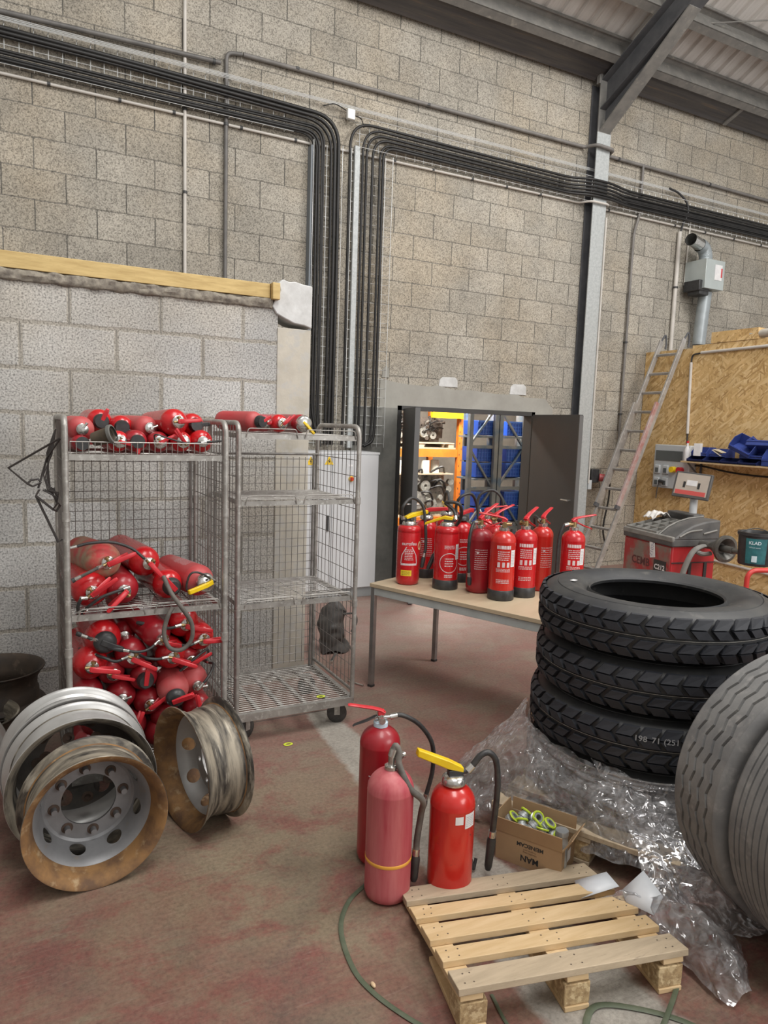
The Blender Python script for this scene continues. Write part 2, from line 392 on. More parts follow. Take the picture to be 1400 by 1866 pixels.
# purlins : channel sections running along the wall
for i, y in enumerate((6.66, 6.10, 5.0, 3.9)):
    zb = rz(y)
    mb = MB(); ang = Matrix.Rotation(-math.atan(SL), 3, 'X')
    o = V((6.0, y, zb))
    for (dy, dz, w, h) in ((0, .10, .012, .2), (.045, .006, .10, .012), (-.045, .196, .10, .012), (.09, .02, .01, .03), (-.09, .18, .01, .03)):
        mb.box(o + ang @ V((0, dy, dz)), (19.5, w, h), ang)
    tag(mb.build('roof_purlin', M_steel_g, smooth=0), ['grey steel roof purlin nearest the block wall', 'second grey roof purlin out from the block wall, meeting the dark rafter', 'third roof purlin out from the block wall, under the pale sheets', 'roof purlin farthest out from the block wall, above the frame'][i], 'purlin', 'roof purlins')
M_eave = mat('eave_steel', (.055, .052, .055), (.095, .085, .078), .5, scale=3, stretch=(.5, 8, 8), c3=(.20, .13, .07), scale3=3, spots3=(.62, .85))
mb = MB(); mb.prism([(W+.1, 6.075), (W-.02, 6.075), (W-.06, 6.03), (W-.10, 6.055), (W-.22, 6.10), (W-.33, 6.15), (W-.36, 6.26), (W-.28, 6.30), (W+.1, 6.24)], -3.5, 16, 'x')
tag(mb.build('eave_gutter', M_eave, smooth=0), 'dark sooty eave gutter along the top of the tall block wall', 'gutter')
# column and rafter
CX, CY = 6.52, 6.94
t = thing('steel_column', 'galvanised steel column standing against the block wall right of the door', 'column', (CX, CY, 0))
mb = MB(); mb.box((0, .006, 2.71), (.216, .012, 5.42)); mb.build('flange', M_galv, t, smooth=0)
mb = MB(); mb.box((0, .08, 3.0), (.012, .14, 6.0)); mb.box((0, .148, 3.0), (.21, .012, 6.0)); mb.build('web', M_steel_d, t, smooth=0)
mb = MB(); mb.box((0, .006, 5.77), (.216, .012, .70)); mb.box((-.0, .03, 6.02), (.25, .05, .10)); mb.build('cap_plate', M_steel_g, t, smooth=0)
t = thing('roof_rafter', 'dark steel rafter with tapered haunch rising from the column head', 'rafter', (CX, CY, 5.3))
def rl(y, z): return (y-CY, z-5.3)
mb = MB()
ytop = lambda y: rz(y)
mb.prism([rl(6.94, 5.43), rl(6.94, ytop(6.94)), rl(2.0, ytop(2.0)), rl(2.0, ytop(2.0)-.33), rl(5.70, ytop(5.70)-.33)], -.006, .006, 'x'); mb.build('web', M_steel_d, t, smooth=0)
mb = MB(); a, b_ = rl(6.96, ytop(6.96)), rl(2.0, ytop(2.0)); mb.bar((0, *a), (0, *b_), .19, .014); a, b_ = rl(6.94, ytop(6.94)-.33), rl(2.0, ytop(2.0)-.33); mb.bar((0, *a), (0, *b_), .19, .012); mb.build('flange', M_steel_d, t, smooth=0)
mb = MB(); a, b_ = rl(6.97, 5.415), rl(5.72, 6.285); mb.bar((0, *a), (0, *b_), .17, .016); mb.build('haunch_flange', M_steel_g, t, smooth=0)
mb = MB(); mb.tube([(6.65, 6.35, rz(6.35)+.1), (9.5, 5.3, rz(5.3)+.02)], .008, 6); tag(mb.build('brace_rod', M_steel_g), 'thin steel brace rod crossing under the roof sheets right of the rafter', 'rod')
mb = MB(); mb.box((8.75, 6.90, 6.09), (.06, .30, .03), Matrix.Rotation(-.38, 3, 'X')); tag(mb.build('gutter_bracket', M_steel_g, smooth=0), 'short steel bracket under the dark eave gutter right of the column', 'bracket')

# ------------------------------------------------------------------ pipes, conduits
M_white_pipe = mat('white_conduit', (.62, .585, .535), (.52, .49, .45), .5, scale=4)
M_dark_pipe = mat('dark_pipe', (.105, .10, .095), (.17, .16, .15), .5, scale=6)
M_grey_pipe = mat('grey_pipe', (.22, .205, .19), (.15, .14, .13), .55, scale=5)
M_black = mat('black_rubber', (.022, .022, .024), (.035, .034, .034), .5, scale=20)
M_clip = mat('dark_clip', (.05, .05, .05))
def pipe(name, label, pts, r, m, clips=(), cat='pipe', rr=.06):
    t = thing(name, label, cat, pts[0]); o = V(pts[0])
    mb = MB(); mb.tube([p-o for p in corner_path(pts, rr)], r, 10); mb.build('tube', m, t, smooth=60)
    for c in clips:
        c = V(c)-o; mb = MB(); mb.cyl(c-V((.012, 0, 0)) if len(pts) == 2 and abs(pts[0][2]-pts[1][2]) < .1 else c-V((0, 0, .012)), c+V((.012, 0, 0)) if len(pts) == 2 and abs(pts[0][2]-pts[1][2]) < .1 else c+V((0, 0, .012)), r+.006, n=10); mb.box(c+V((0, .02, .0)), (.02, .05, .02)); mb.build('clip', M_clip, t)
    return t
yp = W-.025
pipe('conduit', 'long pale conduit along the block wall under the left cable run', [(-1.2, yp, 4.582), (2.78, yp, 4.582)], .013, M_white_pipe, [(x, yp, 4.582) for x in (.38, .95, 1.42, 2.05, 2.6)], 'conduit')
pipe('conduit', 'pale conduit along the block wall between the cable drop and the column', [(2.80, yp, 4.59), (6.30, yp, 4.61), (6.37, CY-.03, 4.60), (6.65, CY-.03, 4.60), (6.70, yp, 4.60)], .013, M_white_pipe, [(x, yp, 4.60) for x in (3.72, 4.2, 4.72, 5.2, 5.7)], 'conduit', .05)
pipe('conduit', 'pale conduit along the block wall right of the column, above the fan box', [(6.72, yp, 4.60), (14, yp, 4.60)], .013, M_white_pipe, [(x, yp, 4.60) for x in (6.8, 7.3, 8.0, 8.6, 9.2, 9.8)], 'conduit')
pipe('conduit', 'tall vertical pale conduit coming down to the timber beam on the left', [(1.517, W-.03, 6.05), (1.517, W-.03, 2.5)], .016, M_white_pipe, [(1.517, W-.03, z) for z in (4.63, 3.9)], 'conduit')
pipe('pipe', 'dark pipe with an elbow at the top, dropping vertically behind the timber beam', [(1.90, W-.035, 2.5), (1.90, W-.035, 5.215), (2.05, W-.035, 5.235)], .019, M_dark_pipe, [(1.90, W-.035, z) for z in (5.0, 4.58)])
pipe('pipe', 'brownish pipe high along the block wall from the elbow to the column', [(2.06, W-.035, 5.237), (6.33, W-.035, 5.262), (6.39, CY-.04, 5.25), (6.65, CY-.04, 5.24), (6.72, W-.035, 5.235)], .021, M_grey_pipe, [(x, W-.035, 5.245) for x in (2.6, 4.1)], rr=.05)
pipe('pipe', 'brownish pipe high along the block wall right of the column', [(6.74, W-.035, 5.235), (14, W-.035, 5.222)], .021, M_grey_pipe, [(x, W-.035, 5.23) for x in (6.9, 8.6)])
pipe('pipe', 'dark pipe along the top of the left cable run ending at the elbow pipe', [(-1.2, W-.05, 5.01), (1.84, W-.05, 5.105)], .022, M_dark_pipe, [(1.78, W-.05, 5.10)])
pipe('pipe', 'dark vertical pipe down the block wall between column and ladder', [(7.33, W-.04, 5.25), (7.33, W-.04, 4.62), (7.25, W-.04, 4.40), (7.25, W-.04, 1.36)], .017, M_grey_pipe, [(7.25, W-.04, z) for z in (3.0, 2.06)], rr=.1)
t = pipe('conduit', 'pale vertical conduit left of the duct with a black cable looping out of its top', [(8.095, W-.04, 4.53), (8.095, W-.04, 2.9)], .028, M_white_pipe, [(8.095, W-.04, 3.8)], 'conduit')
mb = MB(); o = V((8.095, W-.04, 4.53)); mb.tube([V(p)-o for p in smooth_path([(7.80, W-.07, 5.03), (7.98, W-.07, 5.00), (8.12, W-.09, 4.90), (8.16, W-.09, 4.77), (8.11, W-.06, 4.60), (8.095, W-.04, 4.45)])], .013, 8); mb.build('cable', M_black, t)
# ------------------------------------------------------------------ wire cable trays and cables
M_wire = mat('tray_wire', (.66, .67, .66), rough=.4, metal=.3)
def tray(name, label, x0, x1, z0, z1, horizontal, step, rails):
    mb = MB(); y = W-.05
    if horizontal:
        for r in rails: mb.tube([(x0, y, r), (x1, y, r)], .003, 5)
        x = x0+.04
        while x < x1: mb.tube([(x, y-.055, z1), (x, y, z1), (x, y, z0), (x, y-.055, z0)], .0038, 4); x += step
        for z in (z0, z1): mb.tube([(x0, y-.055, z), (x1, y-.055, z)], .003, 5)
    else:
        for r in rails: mb.tube([(r, y, z0), (r, y, z1)], .003, 5)
        z = z0+.04
        while z < z1: mb.tube([(x0, y-.055, z), (x0, y, z), (x1, y, z), (x1, y-.055, z)], .0034, 4); z += step
        for x in (x0, x1): mb.tube([(x, y-.055, z0), (x, y-.055, z1)], .003, 5)
    return tag(mb.build(name, M_wire), label, 'cable tray')
tray('cable_tray', 'wire cable tray along the block wall holding the left cable run', -1.2, 2.55, 4.63, 4.96, True, .11, (4.72, 4.80, 4.88))
tray('cable_tray', 'wire cable tray running right from the drop past the steel column', 3.25, 14, 4.63, 4.92, True, .11, (4.70, 4.78, 4.86))
tray('cable_tray', 'vertical wire cable tray beside the grey wall, carrying the left cables down', 2.765, 3.08, 1.56, 4.60, False, .10, (2.85, 2.93, 3.01))
tray('cable_tray', 'vertical wire cable tray nearest the door, carrying the right cables down', 3.18, 3.66, 1.56, 4.60, False, .10, (3.30, 3.38, 3.46, 3.54, 3.6))
mb = MB()
for dz in (0, .02, .04): mb.tube([(-1.2, W-.06, 4.985+dz*.6), (14, W-.06, 5.02+dz*.6)], .004, 5)
tag(mb.build('guide_wire', M_wire), 'bright thin wires strung along above the cable run', 'wire')
mb = MB(); mb.box((3.262, W-.055, 3.1), (.06, .04, 3.1)); tag(mb.build('steel_channel', M_galv, bevel=.004), 'pale vertical steel channel in the middle of the cable drop', 'channel')
mb = MB(); mb.box((2.752, W-.05, 3.05), (.02, .09, 3.0)); tag(mb.build('tray_side_strip', mat('blue_grey', (.16, .18, .20), rough=.5)), 'narrow blue-grey strip at the left edge of the cable drop', 'strip')
M_cable = mat('cable_black', (.009, .009, .009), (.02, .018, .017), .5, scale=8)
def cable(label, pts, r, group, bend=.22):
    mb = MB(); mb.tube(corner_path(pts, bend, 8), r, 8)
    return tag(mb.build('cable', M_cable, smooth=60), label, 'cable', group)
random.seed(2)
for i, (z, x, r) in enumerate(((4.912, 3.045, .020), (4.868, 3.00, .019), (4.838, 2.965, .014))):
    y = W-.075-.012*(i % 2)
    cable('black cable of the thick upper left run, bending down the left tray', [(-1.2, y, z+.015), (1.0, y, z+.01*(i-1)), (2.3, y, z-.03), (x, y, z-.05), (x+.01, y, 3.5), (x, y, 1.58)], r, 'upper left cables', .28)
for i, (z, x, r) in enumerate(((4.733, 2.885, .013), (4.706, 2.858, .012), (4.680, 2.832, .013), (4.655, 2.805, .013), (4.64, 2.785, .010))):
    y = W-.075-.014*(i % 2)
    cable('black cable of the lower left run, bending down beside the grey wall', [(-1.2, y, z+.02), (1.2, y, z), (x, y, z+.01), (x+.012*sin(i), y, 3.2), (x, y, 1.9), (x+.03+.02*i, y-.02, 1.56)], r, 'lower left cables', .16)
rx = [3.175, 3.315, 3.365, 3.43, 3.52, 3.552]
rzz = [4.855, 4.815, 4.775, 4.735, 4.70, 4.67]
for i in range(6):
    x, z = rx[i], rzz[i]; y = W-.075-.012*(i % 2); y2 = CY-.025
    end = [(x, y, 2.2), (x-.01, y, 1.58)] if i < 4 else [(x, y, 1.85), (x-.03, y-.02, 1.62), (x-.14, y-.02, 1.57)]
    cable('black cable of the right run, wrapping the column and bending down by the door' if i < 4 else 'outermost black cable of the drop by the door, curling left at its foot',
          [(14, y, z+.02), (7.02, y, z+.01), (6.70, y2, z+.0), (6.34, y2, z+.0), (6.10, y, z), (x, y, z+.02)]+end, r=[.015, .013, .014, .015, .013, .016][i], group='right cables' if i < 4 else 'outer right cables', bend=[.26, .24, .22, .2, .16, .14][i])
for i in range(3):
    z = 4.72+.035*i; y = W-.095
    cable('thin black cable lying in the tray right of the column', [(6.95, y, z), (10, y, z+.01), (14, y, z)], .012, 'thin cables in the right tray')
t = thing('sensor_box', 'small white sensor box at the top of the cable drop', 'sensor', (3.17, W-.08, 4.93))
mb = MB(); mb.box((0, 0, 0), (.085, .04, .10)); mb.build('case', mat('white_plastic', (.74, .74, .71), rough=.35), t, bevel=.006)
mb = MB(); mb.tube([V(p) for p in smooth_path([(-.3, .01, .02), (-.18, 0, .06), (-.05, .005, .03)])], .005, 6); mb.tube(smooth_path([(.04, 0, 0), (.12, 0, -.02), (.16, .02, -.09)]), .005, 6); mb.build('lead', M_cable, t)
# ------------------------------------------------------------------ fire extinguishers
M_red = mat('red_paint', (.56, .012, .016), (.43, .01, .016), .22, scale=5, coat=.3, rough2=.32)
M_red_dk = mat('dark_red_paint', (.36, .012, .02), (.27, .012, .02), .3, scale=6, coat=.2, rough2=.42)
M_red_or = mat('orange_red_paint', (.58, .024, .016), (.48, .018, .014), .27, scale=6, coat=.3, c3=(.13, .02, .02), scale3=13, spots3=(.66, .72))
M_red_dusty = mat('dusty_red_paint', (.50, .03, .04), (.45, .15, .14), .5, scale=5, stretch=(1, 1, .35), spots=(.35, .72), c3=(.50, .24, .22), scale3=11, spots3=(.55, .8))
M_pink = mat('faded_red_paint', (.53, .15, .155), (.40, .05, .07), .5, scale=6, stretch=(2.4, 2.4, .25), spots=(.36, .66), c3=(.36, .03, .05), scale3=9, spots3=(.66, .76))
M_tan = mat('mud_on_red_paint', (.50, .05, .05), (.36, .25, .16), .6, scale=6, spots=(.42, .56), c3=(.25, .17, .11), scale3=18, spots3=(.55, .75))
M_lever_red = mat('red_lever', (.62, .03, .04), (.50, .02, .03), .35, scale=20)
M_yellow = mat('yellow_plastic', (.86, .60, .012), (.74, .48, .01), .35, scale=15)
M_blackp = mat('black_plastic', (.025, .025, .027), (.045, .045, .045), .4, scale=25)
M_hose = mat('hose_rubber', (.022, .022, .024), (.05, .048, .046), .45, scale=30)
M_hose_dusty = mat('dusty_hose', (.17, .15, .13), (.07, .065, .06), .7, scale=12)
M_chrome = mat('chrome', (.72, .71, .68), (.5, .49, .46), .22, .9, scale=40)
M_brass = mat('dull_brass', (.42, .30, .14), (.30, .21, .10), .35, .8, scale=40)
M_whitel = mat('white_label', (.80, .79, .78), (.70, .69, .70), .5, scale=20)
M_ink = mat('black_ink', (.03, .03, .03))
M_offw = mat('label_print', (.72, .62, .63), (.6, .45, .47), .45, scale=40)
M_labyellow = mat('yellow_label', (.80, .58, .03), rough=.45)
M_blue_l = mat('blue_ring', (.55, .68, .78), rough=.4)

def body_profile(r, h, style):
    """(r,z) outline from the foot to the neck; h is the height of the neck seat"""
    if style == 'flat':        # shallow shouldered, wide head seat
        return [(0, .006), (r*.80, .0), (r*.93, .008), (r, .035), (r, h-.055), (r*.985, h-.05), (r*.985, h-.042), (r, h-.04), (r*.97, h-.018), (r*.86, h-.005), (r*.55, h), (.03, h+.003), (.0, h+.003)]
    s = r*.98
    pr = [(0, .012), (r*.55, .008), (r*.78, .0), (r*.93, .01), (r, .03), (r, .05)]
    pr += [(r, h-s*1.02), (r*1.004, h-s), (r*1.004, h-s+.004), (r, h-s+.006)]
    for k in range(1, 9):
        a = k/8*pi/2*.93; pr.append((max(r*cos(a)*1.0, .024), h-s+.006+(s-.006)*sin(a)**1.0*.97))
    pr += [(.022, h), (.0, h)]
    return pr

def extinguisher(label, M, r=.08, h=.46, style='round', paint=None, head='lever', aim=0.0, hose=None, hose_r=.0105, nozzle=.09, hose_mat=None, base=False,
                 print_=None, group=None, collar=None, lever_mat=None, bandz=None, ring=True, lever_up=.35, name='fire_extinguisher', hs=1.0, hose_abs=False):
    """Built upright with its foot at the local origin, then placed by M. aim turns the valve about the axis."""
    t = thing(name, label, 'fire extinguisher', group=group)
    t.matrix_world = M
    paint = paint or M_red
    mb = MB(); mb.lathe(body_profile(r, h, style), 40); body = mb.build('body', paint, t, smooth=50)
    if base:
        mb = MB(); mb.lathe([(r*.7, .0), (r*1.02, .0), (r*1.05, .006), (r*1.045, .062), (r*1.005, .066)], 40); mb.build('foot_ring', M_blackp, t)
    A = Matrix.Rotation(aim, 4, 'Z')
    hk = max(.62, min(1.0, r/.078))*hs
    def P(x, y, z): return A @ V((x*hk, y*hk, h+z*hk))
    def HB():
        q = MB(); q.rk = hk; return q
    def tub(mb, pts, *a, **k): return mb.tube([P(*p) for p in pts], *a, **k)
    lm = lever_mat or M_lever_red
    if head == 'lever':            # metal valve with squeeze lever over a fixed carrying handle, pointing to +x
        mb = HB(); mb.lathe([(.0, -.006), (.030, -.006), (.030, .012), (.024, .016), (.0, .016)], 20, Matrix.Translation((0, 0, h))); mb.build('neck_collar', collar or M_chrome, t)
        mb = HB(); mb.tube([P(0, 0, .01), P(0, 0, .055)], [.016, .013], 14); mb.tube([P(0, 0, .034), P(-.045, 0, .034)], .0095, 10); mb.tube([P(0, 0, .03), P(0, .035, .03)], .008, 10)
        mb.tube([P(0, .03, .03), P(0, .042, .03)], .016, 14); mb.build('valve', M_brass if collar is None else M_chrome, t)
        mb = HB(); mb.tube([P(.0, 0, .045), P(.03, 0, .040), P(.07, 0, .022), P(.125, 0, .004), P(.135, 0, -.004)], [.010, .011, .011, .009, .006], 8, flat=(1.25, .45)); mb.build('carry_handle', M_blackp if lm is not M_lever_red or collar else lm, t)
        mb = HB(); u = lever_up
        mb.tube([P(-.018, 0, .058), P(.0, 0, .070), P(.04, 0, .070+.03*u*1.6), P(.10, 0, .068+.10*u), P(.150, 0, .066+.145*u), P(.160, 0, .064+.15*u)], [.013, .015, .0135, .0125, .012, .008], 8, flat=(1.2, .55)); mb.box(P(0, 0, .06), (.03, .026, .022), A.to_3x3()); mb.build('lever', lm, t, smooth=35)
        if ring:
            mb = HB(); mb.tube([P(.02+.013*cos(k*pi/6), .020, .036+.013*sin(k*pi/6)) for k in range(12)], .0016, 6, closed=True); mb.tube([P(.02, -.02, .05), P(.02, .022, .05)], .0018, 6); mb.build('safety_pin', M_chrome, t)
        out = (-.045, 0, .034)
    elif head == 'cap':            # broad black cap with a boxy red or yellow strike handle
        mb = HB(); mb.lathe([(.0, .0), (r*.62, .0), (r*.62, .014), (r*.5, .028), (.03, .034), (.0, .034)], 28, Matrix.Translation((0, 0, h))); mb.tube([P(0, 0, .03), P(-.06, 0, .03)], .012, 10); mb.build('cap', M_blackp, t)
        mb = HB(); mb.bar(P(-.03, 0, .045), P(.105, 0, .058+.03*lever_up), .036, .022, (0, 0, 1)); mb.bar(P(.098, 0, .056+.03*lever_up), P(.118, 0, .052+.03*lever_up), .028, .03, (0, 0, 1)); mb.build('lever', lm, t, bevel=.003)
        mb = HB(); mb.tube([P(.0, .03, .03), P(.0, .048, .03)], .011, 12); mb.build('gauge', M_brass, t)
        out = (-.06, 0, .03)
    elif head == 'yellow':         # short metal neck, long yellow lever tilted upward, gauge
        mb = HB(); mb.lathe([(.0, -.004), (.047, -.004), (.049, .004), (.045, .02), (.036, .028), (.0, .03)], 26, Matrix.Translation((0, 0, h))); mb.build('neck_collar', collar or M_chrome, t)
        mb = HB(); mb.box(P(-.005, 0, .036), (.06, .03, .03), A.to_3x3()); mb.tube([P(-.03, 0, .04), P(-.055, 0, .04)], .011, 12); mb.tube([P(.0, -.02, .034), P(.0, -.035, .034)], .012, 14); mb.build('valve', M_blackp, t, bevel=.003)
        mb = HB(); u = lever_up
        prof = [(-.035, .040), (.03, .050+.02*u), (.155, .052+.16*u), (.150, .075+.17*u), (.02, .078+.03*u), (-.035, .060)]
        B = A @ Matrix.Scale(hk, 4); B.translation = V((0, 0, h))
        mb.prism([(x, z) for x, z in prof], -.016, .016, 'y', B); mb.build('lever', lm, t, bevel=.004)
        out = (-.055, 0, .04)
    elif head == 'bare':           # no lever: only a threaded pipe stub
        mb = HB(); mb.lathe([(.0, -.004), (.026, -.004), (.026, .01), (.018, .014), (.0, .014)], 20, Matrix.Translation((0, 0, h))); mb.build('neck_collar', collar or M_chrome, t)
        mb = HB(); tub(mb, [(0, 0, .008), (0, 0, .05)], .013, 12); tub(mb, [(0, 0, .03), (.055, 0, .034)], .009, 10); tub(mb, [(.05, 0, .034), (.062, 0, .034)], .013, 10); mb.build('valve', M_chrome, t)
        out = (0, 0, .045)
    if hose:
        mb = HB(); pts = smooth_path([P(*out)]+[(V(p) if hose_abs else A @ V(p))+V((0, 0, h)) for p in hose], 7)
        mb.tube(pts, hose_r, 10); ho = mb.build('hose', hose_mat or M_hose, t, smooth=60)
        a, b = pts[0], pts[1]; d = (b-a).normalized()
        mb = HB(); mb.cyl(a, a+d*.03, hose_r*1.25, n=12); mb.build('ferrule', M_chrome, ho); mb = HB(); e = pts[-1]; d2 = (pts[-1]-pts[-2]).normalized()
        mb.cyl(e-d2*.012, e+d2*.018, hose_r*1.2, n=12); mb.build('ferrule', M_chrome, ho)
        if nozzle:
            mb = HB(); mb.tube([e+d2*.01, e+d2*.03, e+d2*nozzle*.9, e+d2*nozzle], [hose_r*1.1, hose_r*1.5, hose_r*1.25, hose_r*.9], 12); mb.build('nozzle', M_blackp, ho)
    if bandz:
        mb = HB(); mb.lathe([(r*1.003, bandz), (r*1.012, bandz+.001), (r*1.012, bandz+.013), (r*1.003, bandz+.014)], 48); mb.build('rubber_band', mat('orange_band', (.78, .38, .06), rough=.5), t)
    if print_: print_(t, r, h)
    return t
def cylmap(r, a0, z0, e=.0007): return lambda x, y: V(((r+e)*cos(a0+x/r), (r+e)*sin(a0+x/r), z0+y))
def patch(mb, r, a0, a1, z0, z1, e=.0006, n=10):
    mb.grid(n, 1, lambda u, v: ((r+e)*cos(a0+(a1-a0)*u), (r+e)*sin(a0+(a1-a0)*u), z0+(z1-z0)*v))
def lines(mb, r, ac, z0, z1, w, n, rnd, e=.0006, hgt=.45):
    """rows of small print"""
    dz = (z1-z0)/n
    for i in range(n):
        x = -w/2
        while x < w/2-.004:
            L = rnd.uniform(.004, .016); L = min(L, w/2-x)
            patch(mb, r, ac+x/r, ac+(x+L)/r, z0+i*dz+dz*.25, z0+i*dz+dz*(.25+hgt), e, 2); x += L+rnd.uniform(.0015, .004)
def print_panel(ac, title='', seed=1, white=True, kind='a'):
    """printed instructions on the cylinder, white service label beside them"""
    def f(t, r, h):
        rnd = random.Random(seed); s = h/.46
        mb = MB()
        if kind == 'a':
            lines(mb, r, ac, .335*s, .36*s, .09, 1, rnd, hgt=.9); lines(mb, r, ac, .265*s, .33*s, .075, 5, rnd)
            for k in (-1, 0, 1): patch(mb, r, ac+(k*.03-.008)/r, ac+(k*.03+.009)/r, .222*s, .255*s); 
            lines(mb, r, ac, .19*s, .215*s, .09, 3, rnd); m2 = MB(); lines(m2, r, ac, .115*s, .145*s, .085, 3, rnd); m2.build('lower_print', M_offw, t, smooth=0)
        elif kind == 'cone':
            pts = [(-.018, .30*s), (-.05, .235*s), (-.058, .17*s), (.058, .17*s), (.05, .235*s), (.018, .30*s)]
            for (x0, z0), (x1, z1) in list(zip(pts, pts[1:])):
                for q in range(6):
                    u0, u1 = q/6, (q+1)/6; xa, xb = x0+(x1-x0)*u0, x0+(x1-x0)*u1; za, zb = z0+(z1-z0)*u0, z0+(z1-z0)*u1
                    w = .0035 if abs(z1-z0) > .01 else 0; dz = 0 if w else .012
                    mb.add([V(((r+.0007)*cos(ac+x/r), (r+.0007)*sin(ac+x/r), z)) for x, z in ((xa-w, za-dz), (xb-w, zb-dz), (xb+w, zb+dz*.2), (xa+w, za+dz*.2))], [(0, 1, 2, 3)])
            lines(mb, r, ac, .195*s, .285*s, .06, 7, rnd); mb.text('eurofeu', .034, cylmap(r, ac, .325*s), bold=.02)
        elif kind == 'circle':
            for q in range(28):
                a, b = 2*pi*q/28, 2*pi*(q+1)/28; R0, R1 = .062, .067
                mb.add([V(((r+.0007)*cos(ac+x/r), (r+.0007)*sin(ac+x/r), .2*s+z)) for x, z in ((R0*cos(a), R0*sin(a)), (R1*cos(a), R1*sin(a)), (R1*cos(b), R1*sin(b)), (R0*cos(b), R0*sin(b)))], [(0, 1, 2, 3)])
            lines(mb, r, ac, .30*s, .33*s, .07, 3, rnd); lines(mb, r, ac, .17*s, .24*s, .06, 4, rnd); m2 = MB(); lines(m2, r, ac, .09*s, .115*s, .06, 2, rnd, hgt=.7); m2.build('lower_print', M_offw, t, smooth=0)
        elif kind == 'thin':
            lines(mb, r, ac, .17*s, .32*s, .085, 10, rnd, hgt=.3); patch(mb, r, ac-.03/r, ac-.016/r, .285*s, .299*s)
        if title: mb.text(title, .026, cylmap(r, ac, .352*s), bold=.02)
        mb.build('printed_text', M_offw, t, smooth=0)
        if white:
            mb = MB(); x0 = .052 if white == True else white; patch(mb, r, ac+x0/r, ac+(x0+.036)/r, .225*s, .335*s, .0009); L = mb.build('service_label', M_whitel, t, smooth=0)
            mb = MB(); lines(mb, r, ac+(x0+.018)/r, .235*s, .325*s, .028, 9, rnd, .0014, .3); mb.build('fine_print', mat('grey_ink', (.35, .36, .42)), L, smooth=0)
    return f
def stand(x, y, z, turn=0.0): return Matrix.Translation((x, y, z)) @ Matrix.Rotation(turn, 4, 'Z')
def lying(hx, hy, hz, h, yaw=0.0, pitch=0.0, roll=0.0):
    yaw *= .42
    """axis pointing at the viewer: the shoulder centre lands on (hx,hy,hz); yaw to the right, pitch up"""
    d = V((sin(yaw)*cos(pitch), -cos(yaw)*cos(pitch), sin(pitch)))
    x = V((0, 0, 1)).cross(d).normalized(); y = d.cross(x)
    R = Matrix((x, y, d)).transposed().to_4x4()
    return Matrix.Translation(V((hx, hy, hz))-d*h) @ R @ Matrix.Rotation(roll, 4, 'Z')
# three extinguishers standing on the floor beside the pallet
extinguisher('tall dark red extinguisher behind the faded one, red lever over black handle', stand(1.322, 2.47, 0), r=.083, h=.585, paint=M_red_dk, collar=M_blue_l, aim=pi-.30, lever_up=.25, hs=.86,
    hose=[(-.09, 0, .034), (-.17, -.02, -.02), (-.235, -.05, -.12), (-.245, -.06, -.24), (-.22, -.06, -.36)], hose_r=.0115,
    print_=print_panel(-pi/2-.5, seed=11, white=False, kind='thin'))
extinguisher('faded pink-red extinguisher with an orange rubber band, nearest the pallet corner', stand(1.254, 2.245, 0), r=.089, h=.515, paint=M_pink, head='bare', aim=.2, bandz=.155,
    hose=[(.012, -.005, .085), (.02, -.02, .06), (.012, -.03, .02), (.03, -.075, -.06), (.085, -.09, -.12), (.118, -.05, -.20), (.112, -.04, -.30), (.108, -.04, -.36)], hose_r=.0125, hose_mat=M_hose_dusty, nozzle=.12)
def front_labels(t, r, h):
    mb = MB(); a = -pi/2-.30
    patch(mb, r, a+.028/r, a+.079/r, .285, .343, .0009); L = mb.build('service_label', M_whitel, t, smooth=0)
    mb = MB(); lines(mb, r, a+.053/r, .292, .335, .04, 6, random.Random(5), .0014, .25); mb.build('fine_print', mat('grey_ink', (.35, .36, .42)), L, smooth=0)
    mb = MB(); patch(mb, r, a-.012/r, a+.02/r, .305, .337, .0009); mb.build('white_sticker', M_whitel, t, smooth=0)
extinguisher('bright red extinguisher with yellow lever and white labels, right one of the floor group', stand(1.500, 2.185, 0), r=.0885, h=.435, style='round', paint=M_red_or, head='yellow', aim=pi-.25, lever_mat=M_yellow, lever_up=.42,
    hose=[(-.075, 0, .06), (-.11, .0, .10), (-.145, .0, .105), (-.175, -.0, .06), (-.185, -.0, -.06), (-.178, -.01, -.24)], hose_r=.0125, nozzle=.16, print_=front_labels)
mb = MB(); mb.tube([(0, 0, .13), (.02, -.012, .075), (.040, -.02, .012)], [.008, .010, .007], 8); mb.tube([(.040, -.02, .012), (.056, -.01, .05)], .007, 8); o = mb.build('spray_lever', M_blackp); o.location = (1.600, 2.235, 0); tag(o, 'black spray lever standing between the red extinguisher and its hose nozzle', 'lever')

# ------------------------------------------------------------------ the table and its extinguishers
M_beech = mat('pale_laminate', (.58, .475, .33), (.52, .42, .285), .35, scale=3, stretch=(1, 6, 6))
M_edge = mat('laminate_edge', (.36, .31, .24), rough=.5)
M_tframe = mat('pale_steel_frame', (.52, .56, .55), (.44, .475, .47), .4, scale=8)
M_tleg = mat('chrome_leg', (.42, .42, .42), (.30, .30, .30), .25, .8, scale=8)
T0 = V((2.158, 4.26)); tu = V((.920, .392)); tw = V((.432, -.902)); TL, TD = 1.55, .80
trz = math.atan2(tu.y, tu.x)
t = thing('work_table', 'long table with pale wooden top and steel legs, covered in red extinguishers', 'table', (T0.x, T0.y, 0), trz)
mb = MB(); mb.box((TD/2, -TL/2, .719), (TD, TL, .026)); mb.build('tabletop', [M_beech], t, bevel=.002)
mb = MB(); mb.tube([(-.001, -TL, .719), (-.001, 0, .719)], .0132, 4); 
mb = MB()
